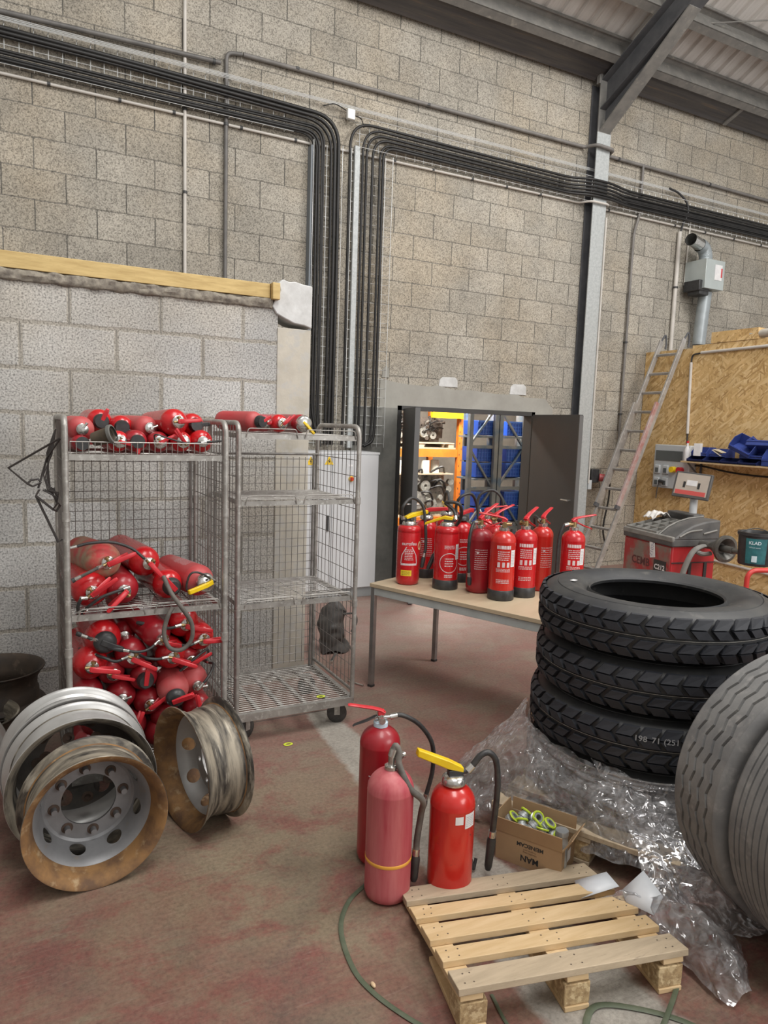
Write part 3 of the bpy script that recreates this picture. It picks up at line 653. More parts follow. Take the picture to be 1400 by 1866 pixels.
for (c, d) in (((.018, -TL/2, .678), (.02, TL-.04, .05)), ((TD-.018, -TL/2, .678), (.02, TL-.04, .05)), ((TD/2, -.02, .678), (TD-.04, .02, .05)), ((TD/2, -TL+.02, .678), (TD-.04, .02, .05))): mb.box(c, d)
mb.build('apron', M_tframe, t, bevel=.002)
for (x, y) in ((.022, -.022), (TD-.022, -.022), (.022, -TL+.022), (TD-.022, -TL+.022)):
    mb = MB(); mb.box((x, y, .36), (.032, .032, .69)); l = mb.build('leg', M_tleg, t, bevel=.002); mb = MB(); mb.box((x, y, .0085), (.035, .035, .015)); mb.build('foot_cap', M_blackp, l)
ZT = .7325
G = None
def te(label, x, y, **k): return extinguisher(label, stand(x, y, ZT, k.pop('turn', 0)), **k)
FA = -pi/2-.45      # the side that faces the camera
side_hose = lambda s=1: [(-.085, .0, .02), (-.10, -.0, -.06), (-.095, -.01, -.2), (-.09, -.01, -.30)]
loop_hose = [(-.06, 0, .06), (-.075, -.02, .13), (.0, -.02, .185), (.085, -.03, .13), (.10, -.05, .0), (.085, -.08, -.14), (.07, -.085, -.20)]
def eurofeu(t, r, h):
    print_panel(FA, seed=3, white=False, kind='cone')(t, r, h)
    mb = MB(); patch(mb, r, FA-.055/r, FA+.02/r, .066, .105, .0009); L = mb.build('warning_label', M_labyellow, t, smooth=0)
    mb = MB(); lines(mb, r, FA-.018/r, .072, .10, .06, 3, random.Random(2), .0014, .3); mb.build('fine_print', M_ink, L, smooth=0)
    mb = MB(); mb.add([V(((r+.001)*cos(FA+.085/r+x/r), (r+.001)*sin(FA+.085/r+x/r), .27+z)) for x, z in [(.02*cos(k*pi/8), .03*sin(k*pi/8)) for k in range(16)]], [tuple(range(16))]); mb.build('round_sticker', mat('cream_sticker', (.72, .60, .36)), t, smooth=0)
te('leftmost extinguisher on the table, cone print and yellow label, yellow lever', 2.40, 4.17, r=.080, h=.405, style='flat', head='yellow', aim=.15, lever_mat=M_yellow, lever_up=.12, hose=loop_hose, print_=eurofeu, nozzle=.09)
te('table extinguisher behind the leftmost one, mostly hidden, text on its side', 2.635, 4.335, r=.076, h=.42, head='yellow', aim=-.6, lever_mat=M_lever_red, lever_up=.1, print_=print_panel(FA, seed=4, white=False, kind='thin'), base=True)
te('second extinguisher in the front row of the table, yellow strike lever, black foot', 2.575, 3.965, r=.082, h=.42, style='flat', head='yellow', aim=2.4, lever_mat=M_yellow, lever_up=-.35, base=True,
   hose=[(-.03, -.05, .10), (.03, -.05, .15), (-.07, -.05, .14), (-.06, -.12, .02), (.05, -.13, -.10), (.09, -.09, -.2)], hose_r=.0115, nozzle=.13, print_=print_panel(FA+.15, seed=5, white=.045, kind='circle'))
te('table extinguisher in the gap behind two hoses, white crescent print', 2.80, 4.13, r=.080, h=.43, head='cap', aim=.3, base=True, lever_mat=M_lever_red, lever_up=.3,
   hose=[(-.07, 0, .1), (-.06, -.03, .17), (.03, -.05, .185), (.10, -.05, .10), (.11, -.06, -.02)], nozzle=.04, print_=print_panel(FA+.2, seed=6, white=False, kind='circle'))
te('dark red table extinguisher in the middle front with a black hose down its right', 2.730, 3.80, r=.084, h=.43, paint=M_red_dk, head='lever', aim=.25, lever_up=.55, ring=False,
   hose=[(-.075, .0, .03), (-.115, -.01, -.03), (-.125, -.01, -.15), (-.12, -.02, -.30)], nozzle=.07, print_=print_panel(FA-.05, seed=7, white=False, kind='thin'))
te('table extinguisher in the second row behind the nearest one, dark shoulder', 2.935, 3.915, r=.077, h=.43, head='lever', aim=.1, lever_up=.4, print_=print_panel(FA, seed=8, white=True, kind='a'))
te('nearest extinguisher on the table, orange-red with printed panel and black foot', 2.752, 3.585, r=.080, h=.445, paint=M_red_or, head='lever', aim=2.6, lever_up=.22, base=True,
   hose=[(.03, -.08, .05), (-.02, -.11, -.01), (-.10, -.085, -.12), (-.115, -.06, -.28), (-.12, -.06, -.36)], nozzle=.06, print_=print_panel(FA-.1, seed=9, white=.048, kind='a'))
te('table extinguisher right of the nearest one, white text panels, black foot', 2.940, 3.60, r=.077, h=.445, head='lever', aim=.45, lever_up=.40, base=True, print_=print_panel(FA-.1, seed=10, white=.05, kind='a'))
te('table extinguisher at the right of the crowd, half hidden, orange sticker low down', 3.165, 3.70, r=.072, h=.44, paint=M_red_or, head='lever', aim=.5, lever_up=.35,
   hose=[(.05, .08, .05), (.10, .10, .0), (.12, .10, -.08)], nozzle=.02, print_=print_panel(FA+.3, seed=12, white=False, kind='thin'))
te('lone extinguisher on the table apart from the crowd, above the tyres', 3.255, 3.50, r=.076, h=.44, head='lever', aim=-.2, lever_up=.2, base=True,
   hose=[(-.08, .0, .02), (-.105, .0, -.05), (-.11, 0, -.18), (-.11, 0, -.3)], print_=print_panel(FA-.15, seed=13, white=.04, kind='a'))
te('table extinguisher at the back with a tall black hose loop, by the blue crates', 3.06, 4.20, r=.074, h=.43, head='lever', aim=-.4, lever_up=.2,
   hose=[(-.07, 0, .09), (-.05, 0, .17), (.04, 0, .2), (.11, 0, .13), (.12, 0, -.02)], nozzle=.03)
te('table extinguisher at the back between hoses, yellow lever and dark head', 2.86, 4.42, r=.074, h=.43, head='yellow', aim=1.2, lever_mat=M_yellow, lever_up=.1,
   hose=[(-.06, 0, .09), (-.02, 0, .16), (.06, 0, .16), (.11, 0, .07), (.11, 0, -.03)], nozzle=.03)
# ------------------------------------------------------------------ roll cages
M_cage = mat('cage_steel', (.42, .405, .38), (.27, .255, .235), .45, .5, scale=9, c3=(.55, .54, .51), scale3=40, spots3=(.55, .72))
M_cagew = mat('cage_wire', (.27, .26, .245), (.18, .17, .16), .5, .45, scale=20)
M_cast = mat('castor_black', (.035, .033, .032), (.07, .065, .06), .6, scale=30)
def roll_cage(label, x, y, rz_, w, d, shelves, H=1.79, flip=None):
    t = thing('roll_cage', label, 'roll cage', (x, y, 0), rz_)
    r = .0135; zb = .165
    for s in (0, 1):       # the two side frames are bent from one tube each
        X = s*w
        mb = MB(); mb.tube(corner_path([(X, 0, zb), (X, 0, H), (X, d, H), (X, d, zb)], .07, 8), r, 10)
        mb.tube([(X, 0, zb+.05), (X, d, zb+.05)], .009, 8)
        for (yy) in (0, d):
            for zz in (1.36, .75): mb.cyl((X, yy, zz-.02), (X, yy, zz+.02), r+.004, n=10)
        fr = mb.build('side_frame', M_cage, t, smooth=50)
        mb = MB()
        k = 11
        for i in range(1, k): mb.tube([(X, d*i/k, zb+.05), (X, d*i/k, H-.005)], .0021, 4, caps=False)
        z = zb+.10
        while z < H-.13: mb.tube([(X, 0, z), (X, d, z)], .0021, 4, caps=False); z += .095
        mb.build('side_mesh', M_cagew, fr, smooth=0)
    mb = MB()
    for i in range(1, 17): mb.tube([(w*i/17, d, zb+.04), (w*i/17, d, 1.58)], .0019, 4, caps=False)
    z = zb+.05
    while z < 1.6: mb.tube([(0, d, z), (w, d, z)], .0019, 4, caps=False); z += .052
    for xx in (.03, w-.03): mb.tube([(xx, d-.012, zb), (xx, d-.012, 1.60)], .009, 8)
    mb.tube([(0, d-.01, 1.60), (w, d-.01, 1.60)], .008, 8)
    mb.build('back_mesh', M_cagew, t, smooth=0)
    for (z, kind) in shelves:
        mb = MB()
        mb.box((w/2, .012, z-.015), (w-.03, .016, .026)); mb.box((w/2, d-.03, z-.014), (w-.04, .014, .026))
        for xx in (.022, w-.022): mb.box((xx, d/2, z-.014), (.014, d-.05, .026))
        n = 17
        for i in range(1, n): mb.tube([(.02, .02+(d-.05)*i/n, z), (w-.02, .02+(d-.05)*i/n, z)], .0017, 4, caps=False)
        for i in range(1, 5): mb.tube([(w*i/5, .015, z-.006), (w*i/5, d-.03, z-.006)], .0028, 5, caps=False)
        if kind == 'fence':
            for i in range(0, 27): mb.tube([(.02+(w-.04)*i/26, .006, z-.01), (.02+(w-.04)*i/26, .004, z+.052)], .0018, 4, caps=False)
            mb.tube([(.02, .004, z+.052), (w-.02, .004, z+.052)], .0024, 5)
        elif kind == 'loop':
            for a, b in ((.04, .47*w), (.53*w, w-.02)):
                mb.tube(corner_path([(a, .0, z-.02), (a+.01, -.004, z+.028), (b-.012, -.004, z+.028), (b, 0, z-.02)], .015), .003, 6)
        sh = mb.build('shelf', M_cage, t, smooth=0)
    mb = MB()       # base platform
    for (c, dd) in (((w/2, .0, .15), (w, .028, .045)), ((w/2, d, .15), (w, .028, .045)), ((0, d/2, .15), (.028, d, .045)), ((w, d/2, .15), (.028, d, .045))): mb.box(c, dd)
    for i in range(1, 5): mb.box((w*i/5, d/2, .155), (.022, d-.03, .02))
    for i in range(1, 22): mb.tube([(.01, d*i/22, .17), (w-.01, d*i/22, .17)], .0022, 4, caps=False)
    mb.build('base_deck', M_cage, t, smooth=0)
    for (cx, cy, a) in ((.07, .06, .5), (w-.07, .06, -.35), (.07, d-.07, 0), (w-.07, d-.07, 0)):
        mb = MB(); Rr = Matrix.Translation((cx, cy, .06)) @ Matrix.Rotation(a, 4, 'Z') @ Matrix.Rotation(pi/2, 4, 'X')
        mb.lathe([(0, -.014), (.03, -.016), (.05, -.014), (.06, -.010), (.06, .010), (.05, .014), (.03, .016), (0, .014)], 28, Rr); c = mb.build('castor', M_cast, t)
        mb = MB(); Ra = Matrix.Translation((cx, cy, 0)) @ Matrix.Rotation(a, 4, 'Z')
        for s in (-1, 1): mb.add(*_boxvf(.034, .004, .075), Ra @ Matrix.Translation((0, s*.020, .09)))
        mb.add(*_boxvf(.06, .05, .006), Ra @ Matrix.Translation((0, 0, .127))); mb.build('fork', M_cage, c)
    return t
C1 = (.213, 3.36); C2 = (1.085, 3.735)
roll_cage('wire roll cage full of lying red extinguishers, left of the empty one', *C1, 0, .70, .62, [(1.635, 'fence'), (.915, 'loop')])
roll_cage('nearly empty wire roll cage with a few extinguishers on its top shelf', *C2, 0, .71, .63, [(1.735, 'loop'), (1.37, 'loop'), (.795, 'loop')])

# black wire holders hanging on the side of the left cage
M_bw = mat('black_wire', (.045, .038, .036), rough=.5)
def wirebits(label, lines_, r): 
    o = V(lines_[0][0]); t = MB()
    for L in lines_: t.tube([V(p)-o for p in L], r, 6)
    ob = t.build('wire_holder', M_bw); ob.location = o; return tag(ob, label, 'wire holder', None)
# plane of the side panel: x about .19, spread in y and z
def q(y, z, x=.185): return (x, y, z)
def wh(px): return px
wirebits('black wire holder sticking out from the cage side, its square bend farthest left', [[(.20, 3.42, 1.70), (-.005, 3.62, 1.555), (.07, 3.60, 1.485)], [(.07, 3.60, 1.485), (.085, 3.62, 1.50), (.115, 3.62, 1.505), (.125, 3.60, 1.49), (.09, 3.58, 1.475), (.07, 3.60, 1.485)], [(.20, 3.42, 1.70), (.155, 3.66, 1.60), (.115, 3.64, 1.46)]], .005)
wirebits('black wire holder hanging low on the cage side with a long straight leg', [[(.115, 3.55, 1.46), (.10, 3.5, 1.44), (.185, 3.45, 1.235), (.202, 3.46, 1.245)], [(.10, 3.5, 1.44), (.165, 3.44, 1.385), (.185, 3.44, 1.415), (.195, 3.46, 1.40), (.18, 3.46, 1.375), (.165, 3.44, 1.385)]], .0055)
for k in range(5):
    yy = 3.58+.03*k; wirebits('thin bent wire holder in the bundle hooked on the cage side', [[(.19, yy, 1.735-.004*k), (.172-.004*k, yy, 1.62), (.135+.008*k, yy-.02, 1.53-.02*k), (.15+.008*k, yy-.04, 1.46), (.195, yy-.05, 1.45-.012*k), (.192, yy-.04, 1.425-.01*k), (.13+.01*k, yy-.02, 1.46)]], .0034)['group'] = 'bundle of wire holders'

# ------------------------------------------------------------------ extinguishers lying in the cages
SP = .6     # pitch unit
def lie(label, hx, hy, hz, r, h=.44, yaw=0, pitch=0, roll=0, **k):
    return extinguisher(label, lying(hx, hy+.035, hz, h-r*.45, yaw, pitch, roll), r=r*1.04, h=h, hs=k.pop('hs', .74), hose_abs=True, **k)
hs1 = [(-.08, 0, .02), (-.12, .0, -.03)]
hs2 = [(-.075, 0, .035), (-.12, .01, .03), (-.16, .02, -.01)]
# top shelf of the left cage
Z1 = 1.641
lie('top-shelf extinguisher in the left corner, printed red body turned to the right', .292, 3.47, Z1+.098, .056, .38, yaw=.12, paint=M_red_dusty, head='bare', aim=1, print_=print_panel(0.5, seed=21, white=False, kind='thin'))
lie('top-shelf extinguisher with black cap and red handle pointing up', .385, 3.60, Z1+.135, .055, .36, yaw=.1, head='cap', aim=1.15, lever_up=.3, paint=M_red)
lie('top-shelf extinguisher with black valve and two bright studs', .475, 3.56, Z1+.110, .054, .38, yaw=-.1, head='cap', aim=-.5, lever_mat=M_blackp, lever_up=-.2)
lie('pinkish dusty top-shelf extinguisher lying aslant in the middle of the pile', .585, 3.50, Z1+.112, .053, .40, yaw=.55, paint=M_red_dusty, head='bare', aim=.3)
lie('largest top-shelf extinguisher, crowning the pile with its red handle across', .700, 3.42, Z1+.143, .062, .42, yaw=.35, pitch=.05, head='lever', aim=.1, lever_up=.05, ring=True)
lie('top-shelf extinguisher whose black valve and red tip reach past the right frame', .806, 3.52, Z1+.132, .054, .38, yaw=.2, head='cap', aim=.1, lever_up=.1, lever_mat=M_blackp)
lie('small extinguisher lying low at the shelf\'s left end with a flat red handle', .285, 3.43, Z1+.037, .036, .34, yaw=.2, head='cap', aim=.1, lever_up=.2, paint=M_red_dk)
lie('top-shelf extinguisher low in the front row beside the brown horn, yellow mark', .445, 3.42, Z1+.048, .046, .36, yaw=.1, head='lever', aim=-.3, lever_up=.0, lever_mat=M_lever_red, ring=False)
lie('dull dark top-shelf extinguisher with its red handle hanging over the fence', .520, 3.41, Z1+.050, .049, .36, yaw=0, paint=M_red_dk, head='cap', aim=-pi/2, lever_up=0)
lie('top-shelf extinguisher under the black hose, right of the dull one', .622, 3.42, Z1+.048, .047, .36, paint=M_red_dk, head='lever', aim=.5, lever_up=.0, hose=[(-.03, .035, .05), (.03, .02, .06), (.11, .0, .06), (.19, .005, .05)], hose_r=.008, nozzle=.09)
lie('small top-shelf extinguisher with its red handle raised to the left', .725, 3.41, Z1+.053, .048, .36, yaw=.1, head='lever', aim=2.2, lever_up=.3)
lie('rightmost extinguisher of the top shelf\'s front row, black nozzle across it', .822, 3.42, Z1+.055, .052, .36, yaw=-.1, head='bare', aim=.2)
t = thing('discharge_horn', 'grimy brown discharge horn lying on the cage\'s top shelf', 'horn', (.372, 3.405, Z1+.068))
mb = MB(); Mh = Matrix.Rotation(rad(70), 4, 'Y') @ Matrix.Rotation(.5, 4, 'X')
mb.lathe([(.0, -.045), (.030, -.045), (.034, -.01), (.038, .035), (.041, .038)], 20, Mh); mb.build('horn', mat('grimy_brown', (.10, .075, .05), (.06, .05, .035), .8, scale=20), t)
mb = MB(); mb.lathe([(.036, .032), (.044, .034), (.044, .048), (.036, .05)], 20, Mh); mb.build('rim_ring', mat('grey_rubber', (.13, .13, .12)), t)

# middle shelf
Z2 = .921
lie('mud-stained extinguisher on top of the middle shelf pile, red lever to the right', .385, 3.47, Z2+.205, .080, .46, yaw=.42, pitch=.05, paint=M_tan, head='lever', aim=.35, lever_up=.15, hose=[(-.05, -.015, .035), (-.095, -.035, .03), (-.135, -.055, .02)], hose_mat=M_hose_dusty, nozzle=.02)
lie('big extinguisher at the back of the middle shelf with a long looping hose', .575, 3.50, Z2+.185, .070, .50, yaw=.35, paint=M_red, head='lever', aim=-.9, lever_up=.1, hose=[(-.035, .035, .045), (-.09, .085, .035), (-.17, .115, .01), (-.26, .115, -.01), (-.33, .10, -.02)], hose_r=.010, nozzle=0)
lie('middle-shelf extinguisher in the left corner with its lever raised and pin ring', .318, 3.43, Z2+.082, .079, .46, yaw=.15, pitch=.0, paint=M_red, head='lever', aim=.65, lever_up=.35, hose=[(-.05, -.02, .03), (-.065, -.055, .02), (-.06, -.085, .0)], nozzle=.05)
lie('middle-shelf extinguisher whose bright red lever points down over the rail', .458, 3.43, Z2+.075, .071, .44, yaw=.0, paint=M_red_dk, head='lever', aim=pi+.75, lever_up=.25, hose=[(-.09, -.01, .03), (-.15, -.05, .02), (-.17, -.08, -.01)])
lie('middle-shelf extinguisher under the crossing hose, black strike cap', .672, 3.44, Z2+.078, .068, .44, yaw=.25, head='cap', aim=2.3, lever_up=.2)
lie('dusty printed extinguisher at the right end of the middle shelf, yellow lever', .822, 3.42, Z2+.090, .074, .42, yaw=.6, paint=M_red_dusty, head='yellow', aim=pi+.25, lever_mat=M_yellow, lever_up=.0, hose=[(-.05, .06, .03), (-.09, .05, .02), (-.10, -.02, .01), (-.06, -.03, .02)], hose_r=.007, nozzle=0, print_=print_panel(pi/2, seed=31, white=False, kind='thin'))
lie('middle-shelf extinguisher mostly hidden behind the left ones', .275, 3.56, Z2+.075, .055, .34, paint=M_red_dk, head='bare')
mb = MB(); mb.tube(smooth_path([(.63, 3.40, 1.06), (.655, 3.345, .99), (.70, 3.325, .92), (.745, 3.325, .84), (.745, 3.33, .76), (.70, 3.335, .715), (.645, 3.335, .73), (.62, 3.335, .80), (.635, 3.33, .88), (.66, 3.335, .925)], 8), .0105, 10)
tag(mb.build('hose_loop', M_hose_dusty, smooth=60), 'dusty black hose loop dangling in front of the middle shelf rail', 'hose')

# bottom pile
lie('bottom-pile extinguisher high on the left, black hose across its face', .372, 3.45, .757, .080, .48, yaw=.05, paint=M_red, head='cap', aim=-.45, lever_up=.0, lever_mat=M_blackp, hose=[(-.06, .03, .035), (-.09, .045, .03)], collar=None, nozzle=.04)
lie('bottom-pile extinguisher at the far left just above the silver rims', .312, 3.43, .650, .076, .46, yaw=.06, head='lever', aim=-.2, lever_up=.1, print_=print_panel(pi/2, seed=41, white=False, kind='thin'))
def bottle_label(t, r, h):
    mb = MB(); patch(mb, r, 1.0, 1.9, h*.52, h*.72, .0009); mb.build('service_label', M_whitel, t, smooth=0)
lie('bottom-pile extinguisher lying aslant at the back, pale label on its side', .620, 3.42, .755, .066, .50, yaw=.75, pitch=-.25, paint=M_red_dk, head='lever', aim=-.35, lever_up=.1, print_=bottle_label, hose=[(-.08, -.02, .03), (-.13, -.03, .02), (-.17, -.03, -.01)])
lie('bottom-pile extinguisher at the top right, under the rail', .752, 3.48, .792, .075, .46, yaw=.1, paint=M_red, head='lever', aim=-.25, lever_up=.15, hose=[(-.09, .0, .03), (-.15, .01, .0)])
lie('bottom-pile extinguisher at the right with its lever poking at the mesh', .826, 3.43, .722, .066, .46, yaw=.15, paint=M_red, head='lever', aim=-.05, lever_up=.1, hose=[(-.08, -.01, .035), (-.13, -.01, .0)])
lie('bottom-pile extinguisher in the middle with its lever pointing down right', .497, 3.44, .668, .071, .46, paint=M_red_dk, head='lever', aim=-.5, lever_up=.15, hose=[(-.08, .0, .03), (-.13, .02, .02), (-.17, .03, -.02)])
lie('bottom-pile extinguisher right of centre with ring and dangling pin', .679, 3.42, .652, .070, .46, paint=M_red, head='lever', aim=-.4, lever_up=.15, hose=[(-.08, .01, .03), (-.13, .02, .02), (-.16, .03, -.02)])
lie('bottom-pile extinguisher tucked right behind the one with the dangling pin', .775, 3.46, .608, .062, .44, yaw=.1, paint=M_red_dk, head='lever', aim=.5, lever_up=.2, hose=[(-.06, -.03, .03), (.06, .05, .02), (.10, .02, -.04)])
lie('bottom-pile extinguisher low on the left, half hidden by the silver rim', .408, 3.46, .590, .060, .44, yaw=.1, paint=M_red_dk, head='lever', aim=-.3, lever_up=.1)
lie('bottom-pile extinguisher with an upright black and red strike handle', .552, 3.44, .548, .063, .44, paint=M_red_dk, head='cap', aim=pi/2-.1, lever_up=.3)
lie('dusty bottom-pile extinguisher in front, sloping over the deck edge', .686, 3.40, .468, .073, .46, yaw=-.05, pitch=-.25, paint=M_red_dusty, head='cap', aim=.35, lever_up=.1)
lie('dusty printed bottom-pile extinguisher at the lower right corner of the cage', .800, 3.46, .485, .071, .44, yaw=.3, pitch=-.15, paint=M_red_dusty, head='bare', print_=print_panel(pi/2, seed=43, white=False, kind='thin'), hose=[(.05, .05, .02), (.10, .07, -.05), (.105, .05, -.12)])
lie('bottom-pile extinguisher deep between the left ones, dark shoulder', .478, 3.58, .735, .058, .34, paint=M_red_dk, head='bare')
lie('bottom-pile extinguisher deep in the middle, only its red shoulder showing', .640, 3.56, .545, .066, .36, paint=M_red_dk, head='bare')
for k, (x, z, n) in enumerate(((.30, .50, 'far left'), (.45, .46, 'left'), (.58, .41, 'middle'), (.34, .34, 'lower left'), (.50, .30, 'lower middle'), (.66, .32, 'lower right'), (.82, .34, 'far right'), (.30, .245, 'lowest left'), (.46, .245, 'lowest centre'), (.63, .245, 'lowest inner right'), (.80, .245, 'lowest right'))):
    if z > .24: lie('bottom-pile extinguisher in the shadowed lower heap, %s' % n, x, 3.47, z if z > .25 else .172+.068, .068, .44, paint=M_red_dk, head='bare' if k % 2 else 'lever', aim=.3*k, lever_up=.1)
# top of the other cage
Z3 = 1.741
lie('dusty extinguisher lying at the left on the emptier cage\'s top shelf', 1.235, 3.88, Z3+.058, .055, .34, yaw=.95, paint=M_red_dusty, head='cap', aim=.5, lever_up=.2)
lie('pale faded extinguisher second from left on the emptier cage\'s top shelf', 1.300, 3.92, Z3+.050, .047, .34, yaw=.3, paint=M_pink, head='lever', aim=.3, lever_up=.05)
lie('bright extinguisher third from left on the emptier cage\'s top shelf, red lever', 1.372, 3.86, Z3+.052, .050, .34, yaw=.25, paint=M_red, head='lever', aim=.7, lever_up=.1)
lie('extinguisher with a yellow and black handle, rightmost on the emptier cage\'s shelf', 1.492, 3.84, Z3+.054, .052, .34, yaw=.15, paint=M_red_dk, head='yellow', aim=-.8, lever_mat=M_yellow, lever_up=.0)
# yellow plastic tags
M_tagy = mat('lime_tag', (.62, .72, .05), rough=.4)
for (n, x, y, z) in (('lime yellow plastic tag lying on the deck of the emptier cage', 1.62, 3.80, .176), ('lime yellow plastic tag lying on the floor under the emptier cage', 1.35, 3.62, .0025)):
    mb = MB(); mb.tube([(.022*cos(a*pi/8), .014*sin(a*pi/8), 0) for a in range(16)], .006, 6, closed=True, flat=(1, .35)); o = mb.build('plastic_tag', M_tagy); o.location = (x, y, z); tag(o, n, 'tag')
# ------------------------------------------------------------------ pale pallet in front, its back edge down on the floor
M_pine = mat('pine_board', (.64, .47, .27), (.55, .385, .20), .65, scale=4, stretch=(1.2, 9, 9), c3=(.40, .27, .14), scale3=14, spots3=(.64, .8), bmp=.12, bscale=50)
M_pine_old = mat('weathered_board', (.50, .40, .28), (.40, .32, .22), .75, scale=4, stretch=(1.2, 9, 9), c3=(.30, .24, .17), scale3=14, spots3=(.6, .78), bmp=.15, bscale=50)
M_chip = mat('chipboard_block', (.50, .36, .19), (.30, .20, .10), .8, scale=60, c3=(.62, .48, .28), scale3=45, spots3=(.5, .6), bmp=.5, bscale=70)
M_nail = mat('nail_head', (.18, .15, .12), rough=.5, metal=.6)
t = thing('wooden_pallet', 'small empty pale wooden pallet in front of the three standing extinguishers, back edge down', 'pallet', (1.150, 1.585, .118))
e_u = V((.7570, -.1750, .0)); L = e_u.length; e_u.normalize()
e_d = V((.088, .600, -.100)); D = e_d.length; e_d.normalize()
e_d = (e_d - e_u*e_d.dot(e_u)).normalized(); e_n = e_u.cross(e_d)
R = Matrix((e_u, e_d, e_n)).transposed()
def pb(mb, x0, x1, y0, y1, z0, z1): mb.box(R @ V(((x0+x1)/2, (y0+y1)/2, (z0+z1)/2)), (x1-x0, y1-y0, z1-z0), R)
D = .645; LL = .785
bw = [.098, .078, .098, .078, .105]; gap = (D-sum(bw))/4; y = 0
random.seed(8); NAIL = None
for i, w in enumerate(bw):
    mb = MB(); a = -.006*random.random()-.004; pb(mb, a, LL+.008*random.random(), y, y+w, .0, .022); b_ = mb.build('deck_board', M_pine_old if i in (0, 4) else M_pine, t, bevel=.002)
    for xx in (.03, .06, LL/2-.02, LL/2+.025, LL-.06, LL-.03):
        for yy in (.25, .72):
            p = R @ V((xx+random.uniform(-.008, .008), y+w*yy, .0226))
            if NAIL is None: mb = MB(); mb.cyl(-e_n*.002, e_n*.0006, .0028, n=6); nl = NAIL = mb.build('nail', M_nail, b_, smooth=0)
            else: nl = NAIL.copy(); COL.objects.link(nl); nl.parent = b_
            nl.location = p
    y += w+gap
for x0, x1 in ((.0, .075), (LL/2-.038, LL/2+.038), (LL-.085, LL-.01)):
    mb = MB(); pb(mb, x0, x1, .004, D-.004, -.019, -.0005); mb.build('stringer', M_pine, t, bevel=.002)
for x0 in (.0, LL/2-.045, LL-.10):
    mb = MB(); c = R @ V((x0+.045, .05, -.02)); hgt = (.118+c.z) - .018
    Rz = Matrix.Rotation(math.atan2(e_u.y, e_u.x), 3, 'Z')
    mb.box(V((c.x, c.y, c.z-hgt/2)), (.09, .09, hgt), Rz); mb.build('block', M_chip, t, bevel=.003)
    mb = MB(); mb.box(V((c.x, c.y, -.118+.009)) + Rz @ V((0, .10, 0)), (.085, .30, .017), Rz); mb.build('bottom_board', M_pine, t, bevel=.002)
# ------------------------------------------------------------------ flat green strap and floor bits
M_strap = mat('green_strap', (.065, .085, .05), (.10, .115, .075), .6, scale=20)
mb = MB(); pts = smooth_path([(1.22, 2.335, .003), (1.10, 2.262, .003), (1.012, 2.14, .004), (.972, 1.965, .004), (.985, 1.83, .004), (1.05, 1.67, .004), (1.14, 1.53, .004), (1.25, 1.42, .005)], 8)
mb.tube(pts, .009, 8, flat=(1, .22)); tag(mb.build('packing_strap', M_strap, smooth=60), 'flat green packing strap curving over the floor left of the pale pallet', 'strap')
mb = MB(); pts = smooth_path([(1.325, 1.66, .003), (1.30, 1.53, .003), (1.33, 1.40, .004), (1.46, 1.36, .004)], 8)
mb.tube(pts, .006, 8, flat=(1, .3)); tag(mb.build('packing_strap', M_strap, smooth=60), 'thin green strap end showing under the front of the pallet', 'strap')
mb = MB(); pts = smooth_path([(1.43, 1.33, .004), (1.52, 1.44, .006), (1.60, 1.475, .007), (1.70, 1.42, .005), (1.80, 1.32, .004), (1.86, 1.2, .004)], 8)
mb.tube(pts, .011, 8, flat=(1, .22)); tag(mb.build('packing_strap', M_strap, smooth=60), 'wide green strap looping on the floor in front of the pallet', 'strap')
mb = MB(); pts = smooth_path([(1.60, 1.27, .011), (1.74, 1.335, .013), (1.88, 1.41, .010), (1.97, 1.47, .006)], 8)
mb.tube(pts, .008, 8, flat=(1, .22)); tag(mb.build('packing_strap', M_strap, smooth=60), 'green strap end crossing the loop at the pallet\'s right corner', 'strap')
mb = MB(); mb.sphere((0, 0, .006), .012, 8, (.6, 1.1, .5)); o = mb.build('cork_chip', mat('pale_cork', (.62, .45, .28))); o.location = (.998, 1.855, 0); tag(o, 'small pale chip lying on the floor left of the pallet', 'chip')

# ------------------------------------------------------------------ cardboard box with couplings
M_card = mat('cardboard', (.40, .265, .145), (.34, .22, .12), .85, scale=5, c3=(.27, .17, .09), scale3=9, spots3=(.64, .8))
M_card_in = mat('cardboard_inside', (.34, .22, .12), (.29, .185, .10), .9, scale=6)
BX = V((1.925, 2.015, 0)); bu = V((-.136, .240, 0)).normalized(); bd = V((bu.y, -bu.x, 0)); BL, BDp, BH = .285, .165, .125
bx_rz = math.atan2(-bu.y, -bu.x)      # local x runs from the far end to the near corner
t = thing('cardboard_box', 'open cardboard box of hose couplings, its printed lettering upside down', 'box', (BX.x, BX.y, 0), bx_rz)
mb = MB(); th = .004     # local: x from -BL to 0, y from 0 to BDp (away from the viewer), z up
mb.box((-BL/2, th/2, BH/2), (BL, th, BH)); mb.box((-BL/2, BDp-th/2, BH/2), (BL, th, BH)); mb.box((-th/2, BDp/2, BH/2), (th, BDp-2*th, BH)); mb.box((-BL+th/2, BDp/2, BH/2), (th, BDp-2*th, BH)); mb.box((-BL/2, BDp/2, .003), (BL-.01, BDp-.01, .005))
mb.build('body', M_card, t, smooth=0)
for (c, dd, ax, ang) in (((-BL/2, 0, BH), (BL, th, .065), 'X', .18), ((-BL/2, BDp, BH), (BL, th, .072), 'X', -.10), ((0, BDp/2, BH), (th, BDp, .07), 'Y', .55), ((-BL, BDp/2, BH), (th, BDp, .07), 'Y', -.15)):
    mb = MB(); Rr = Matrix.Rotation(ang, 3, ax); mb.box(V(c)+Rr @ V((0, 0, dd[2]/2)), dd, Rr); mb.build('flap', M_card, t, smooth=0)
mb = MB()
